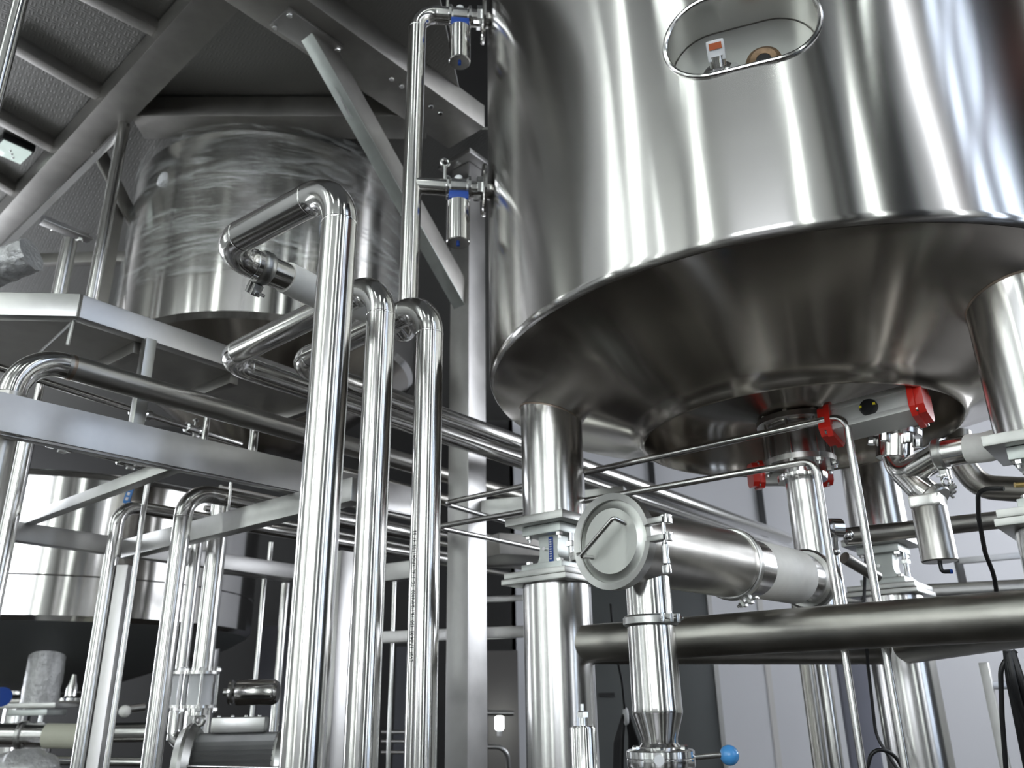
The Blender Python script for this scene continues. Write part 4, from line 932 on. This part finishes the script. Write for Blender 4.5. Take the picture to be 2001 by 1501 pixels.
# cabinet and panels against the far wall
def panel(name, label, cat, x0, x1, r0, r1, d, mt, th=.3, floor_=True):
    c = P((x0+x1)/2, (r0+r1)/2, d); wd = abs((P(x1, r1, d)-P(x0, r1, d)).length); zt = P((x0+x1)/2, r0, d).z; zb = 0 if floor_ else P((x0+x1)/2, r1, d).z
    return solo(name, MB().box((c.x, c.y+th/2, (zt+zb)/2), wd, th, zt-zb, None, .01), mt, label, cat, (c.x, c.y, zb))
c = P(1282, 1320, 6.5); wd = 246*6.5/FPX; zt = P(1282, 1130, 6.5).z
g = thing('control_cabinet', 'tall dark grey cabinet with pale edge strip behind the spout', 'cabinet', (c.x, c.y, 0))
part('body', MB().box((c.x, c.y+.25, zt/2), wd, .5, zt, None, .01), 'cab', g)
part('edge_strip', MB().box((c.x+wd/2-.02, c.y-.005, zt/2), .035, .02, zt), 'frame', g)
part('slot_handle', MB().box((P(1184, 1358, 6.5).x, c.y-.01, P(1184, 1358, 6.5).z), .12, .02, .03), 'black', g)
for x0, x1, r0, r1, lb in ((1278, 1288, 880, 960, 'short dark seam post on the white wall above the strainer pipe'), (1492, 1504, 930, 1100, 'dark seam post on the white wall left of the outlet pipe')):
    q = P((x0+x1)/2, (r0+r1)/2, 9.9); a = P(x0, r0, 9.9); b = P(x1, r1, 9.9)
    solo('wall_seam_post', MB().box((q.x, HYF-.02, (a.z+b.z)/2), .07, .04, a.z-b.z), 'black', lb, 'post', (q.x, HYF-.02, b.z), 'dark seam posts on the white wall')
q = P(1494, 1400, 9.6); solo('wall_batten', MB().box((q.x, HYF-.008, 1.6), .06, .012, 3.2), 'batten', 'thin pale upright batten on the white wall below the cross tubes', 'batten', (q.x, HYF-.008, 0))
panel('blue_grey_panel', 'blue-grey sheet standing behind the bent rods at the bottom', 'panel', 1652, 1712, 1290, 1520, 5.2, mat('blue_grey_sheet', (.20, .20, .25), 0, .5), .05)
# cables
def cable(name, label, pts, r, group=None): 
    return solo(name, MB().tube(fillet([P(*p) for p in pts], .12, 6), r, 10), 'black', label, 'cable', P(*pts[-1]), group)
cable('black_cable', 'black cable curving down from the right load cell', [(1962, 955, 2.1), (1911, 955, 2.15), (1912, 1010, 2.2), (1925, 1080, 2.25), (1945, 1130, 2.3), (1952, 1215, 2.3)], .006)
cable('black_cable', 'black cable dropping past the rear load cell', [(1692, 1085, 3.2), (1688, 1180, 3.15), (1696, 1300, 3.15), (1712, 1440, 3.1), (1765, 1520, 3.0)], .006)
cable('black_cable', 'black loop of cable low beside the right bent rod', [(1690, 1520, 3.0), (1705, 1462, 3.0), (1745, 1470, 3.0), (1775, 1520, 3.0)], .007)
cable('black_cable', 'single black cable hanging left of the cable bundle', [(1985, 1272, 2.0), (1955, 1300, 2.0), (1958, 1400, 2.0), (1968, 1530, 2.0)], .006)
g = thing('cable_bundle', 'bundle of black cables hanging from the cross tube at the right edge', 'cables', P(1975, 1275, 2.0))
for k in range(7):
    o_ = k*7
    part('cable', MB().tube(fillet([P(1966+k*2, 1272, 2.0), P(1972+o_*.6, 1330, 1.99-.01*(k % 3)), P(1990+o_, 1420, 1.98), P(2012+o_, 1530, 2.0)], .1, 5), .0075, 10), 'black', g)
g = thing('hanging_cable_loops', 'dark coiled cables hanging behind the spout in front of the cabinet', 'cables', P(1225, 1400, 4.2))
for k in range(6):
    w_ = 5+k*3; part('cable', MB().tube(fillet([P(1222-w_*.2, 1398, 4.2), P(1222-w_, 1440+2*k, 4.2+.01*k), P(1220-w_, 1540, 4.2+.01*k), P(1226+w_, 1540, 4.2+.01*k), P(1226+w_, 1440+2*k, 4.2), P(1224+w_*.2, 1398, 4.2)], .05, 5), .009, 8), 'black', g)
part('tie', MB().ring(P(1223, 1400, 4.2), (1, 0, 0), .03, .012, 20), 'white', g, 'pale cable tie')
part('lead', MB().tube([P(1193, 1180, 4.2), P(1200, 1260, 4.2), P(1215, 1330, 4.2), P(1222, 1398, 4.2)], .006, 8), 'black', g)
# dim equipment in the background
panel('background_locker', 'blue-grey locker behind the rods left of the tallest riser', 'locker', 506, 610, 1220, 1400, 7.2, mat('blue_grey_locker', (.13, .13, .15), 0, .5), .4)
panel('background_crate', 'dark blue-grey crate seen between the middle and right risers', 'crate', 772, 806, 1262, 1420, 7.0, mat('dusky_blue_crate', (.07, .07, .09), 0, .5), .4)
panel('background_box', 'brownish grey box seen right of the square post', 'box', 952, 1012, 1270, 1345, 7.0, mat('brown_grey_box', (.17, .155, .15), 0, .6), .4)
g = thing('background_bent_rail', 'bent steel rail low between the square post and the tank column', 'rail', P(960, 1500, 5.5))
part('rail', MB().tube(fillet([P(900, 1458, 5.5), P(990, 1460, 5.5), P(998, 1540, 5.5)], .08, 6), .016, 14), 'frame', g)
for i, (x0, r0, x1, r1, w_) in enumerate(((940, 1393, 1004, 1394, 10), (745, 1431, 830, 1431, 7), (745, 1449, 830, 1449, 7), (745, 1470, 830, 1470, 7))):
    rod('background_bar', 'dull level bar in the dim background, '+('right of the square post', 'upper of three between risers', 'middle of three between risers', 'lowest of three between risers')[i], 'bar', [P(x0, r0, 5.8), P(x1, r1, 5.8)], rp(P(x0, r0, 5.8), w_), mt='frame', group='dull level bars in the background', seg=12)
q = P(976, 1414, 6.6)  # glowing body paints a bright window reflection, no real lamp here
g = thing('window_glint_glow', 'small glowing stand-in for a bright window reflection in the dim background right of the post', 'lamp', q)
part('lamp_glass', MB().lathe([(.02, -.05), (.034, -.04), (.034, .045), (.02, .055)], q, Z, 20), 'lamp', g); part('holder', MB().cyl(q-Z*.09, q-Z*.05, .02, 12), 'frame', g)

# thin lines and fittings around the channel beam
def fitting(name, label, p, ax, r):
    g = thing(name, label, 'fitting', p, 'small pipe fittings near the channel beam'); a, b, c = basis(ax); c = V(ax).normalized()
    part('union', MB().lathe([(r, -.05), (r*1.5, -.045), (r*1.5, -.02), (r*1.15, -.015), (r*1.15, .015), (r*1.5, .02), (r*1.5, .045), (r, .05)], p, c, 24), 'bolt', g)
    part('stem', MB().cyl(p, p+Z*r*3.2, r*.35, 12).hex(p+Z*r*2.4, Z, r*.8, r*.6), 'bolt', g)
    part('clamp_tail', MB().box(p-Z*r*1.7+c*.01, .03, .014, r*.8, (c, c.cross(Z), Z), .003), 'plate', g)
    return g
for k, (x0, y0, x1, y1, z_, w_, lb) in enumerate(((-40, 706, 470, 868, 1.03, 15, 'upper'), (90, 862, 300, 915, .80, 13, 'lower'))):
    a, b = Pz(x0, y0, z_)+UD*0, Pz(x1, y1, z_); off = WD*(.42 if k == 0 else .35)
    # pushed back behind the beam along the line of sight
    a = EYE+(a-EYE)*1.16; b = EYE+(b-EYE)*1.16
    rod('thin_line_pipe', lb+' thin level pipe just behind the channel beam at the left', 'pipe', [a, b], rp(a, w_), mt='pipe', group='thin level pipes behind the channel beam')
    for j, t in enumerate((.55, .78) if k == 0 else (.12, .75)):
        fitting('pipe_fitting', 'small polished fitting on the %s thin pipe behind the channel beam, its %s one' % (lb, ('left', 'right')[j]), a.lerp(b, t), b-a, rp(a, w_)*1.15)
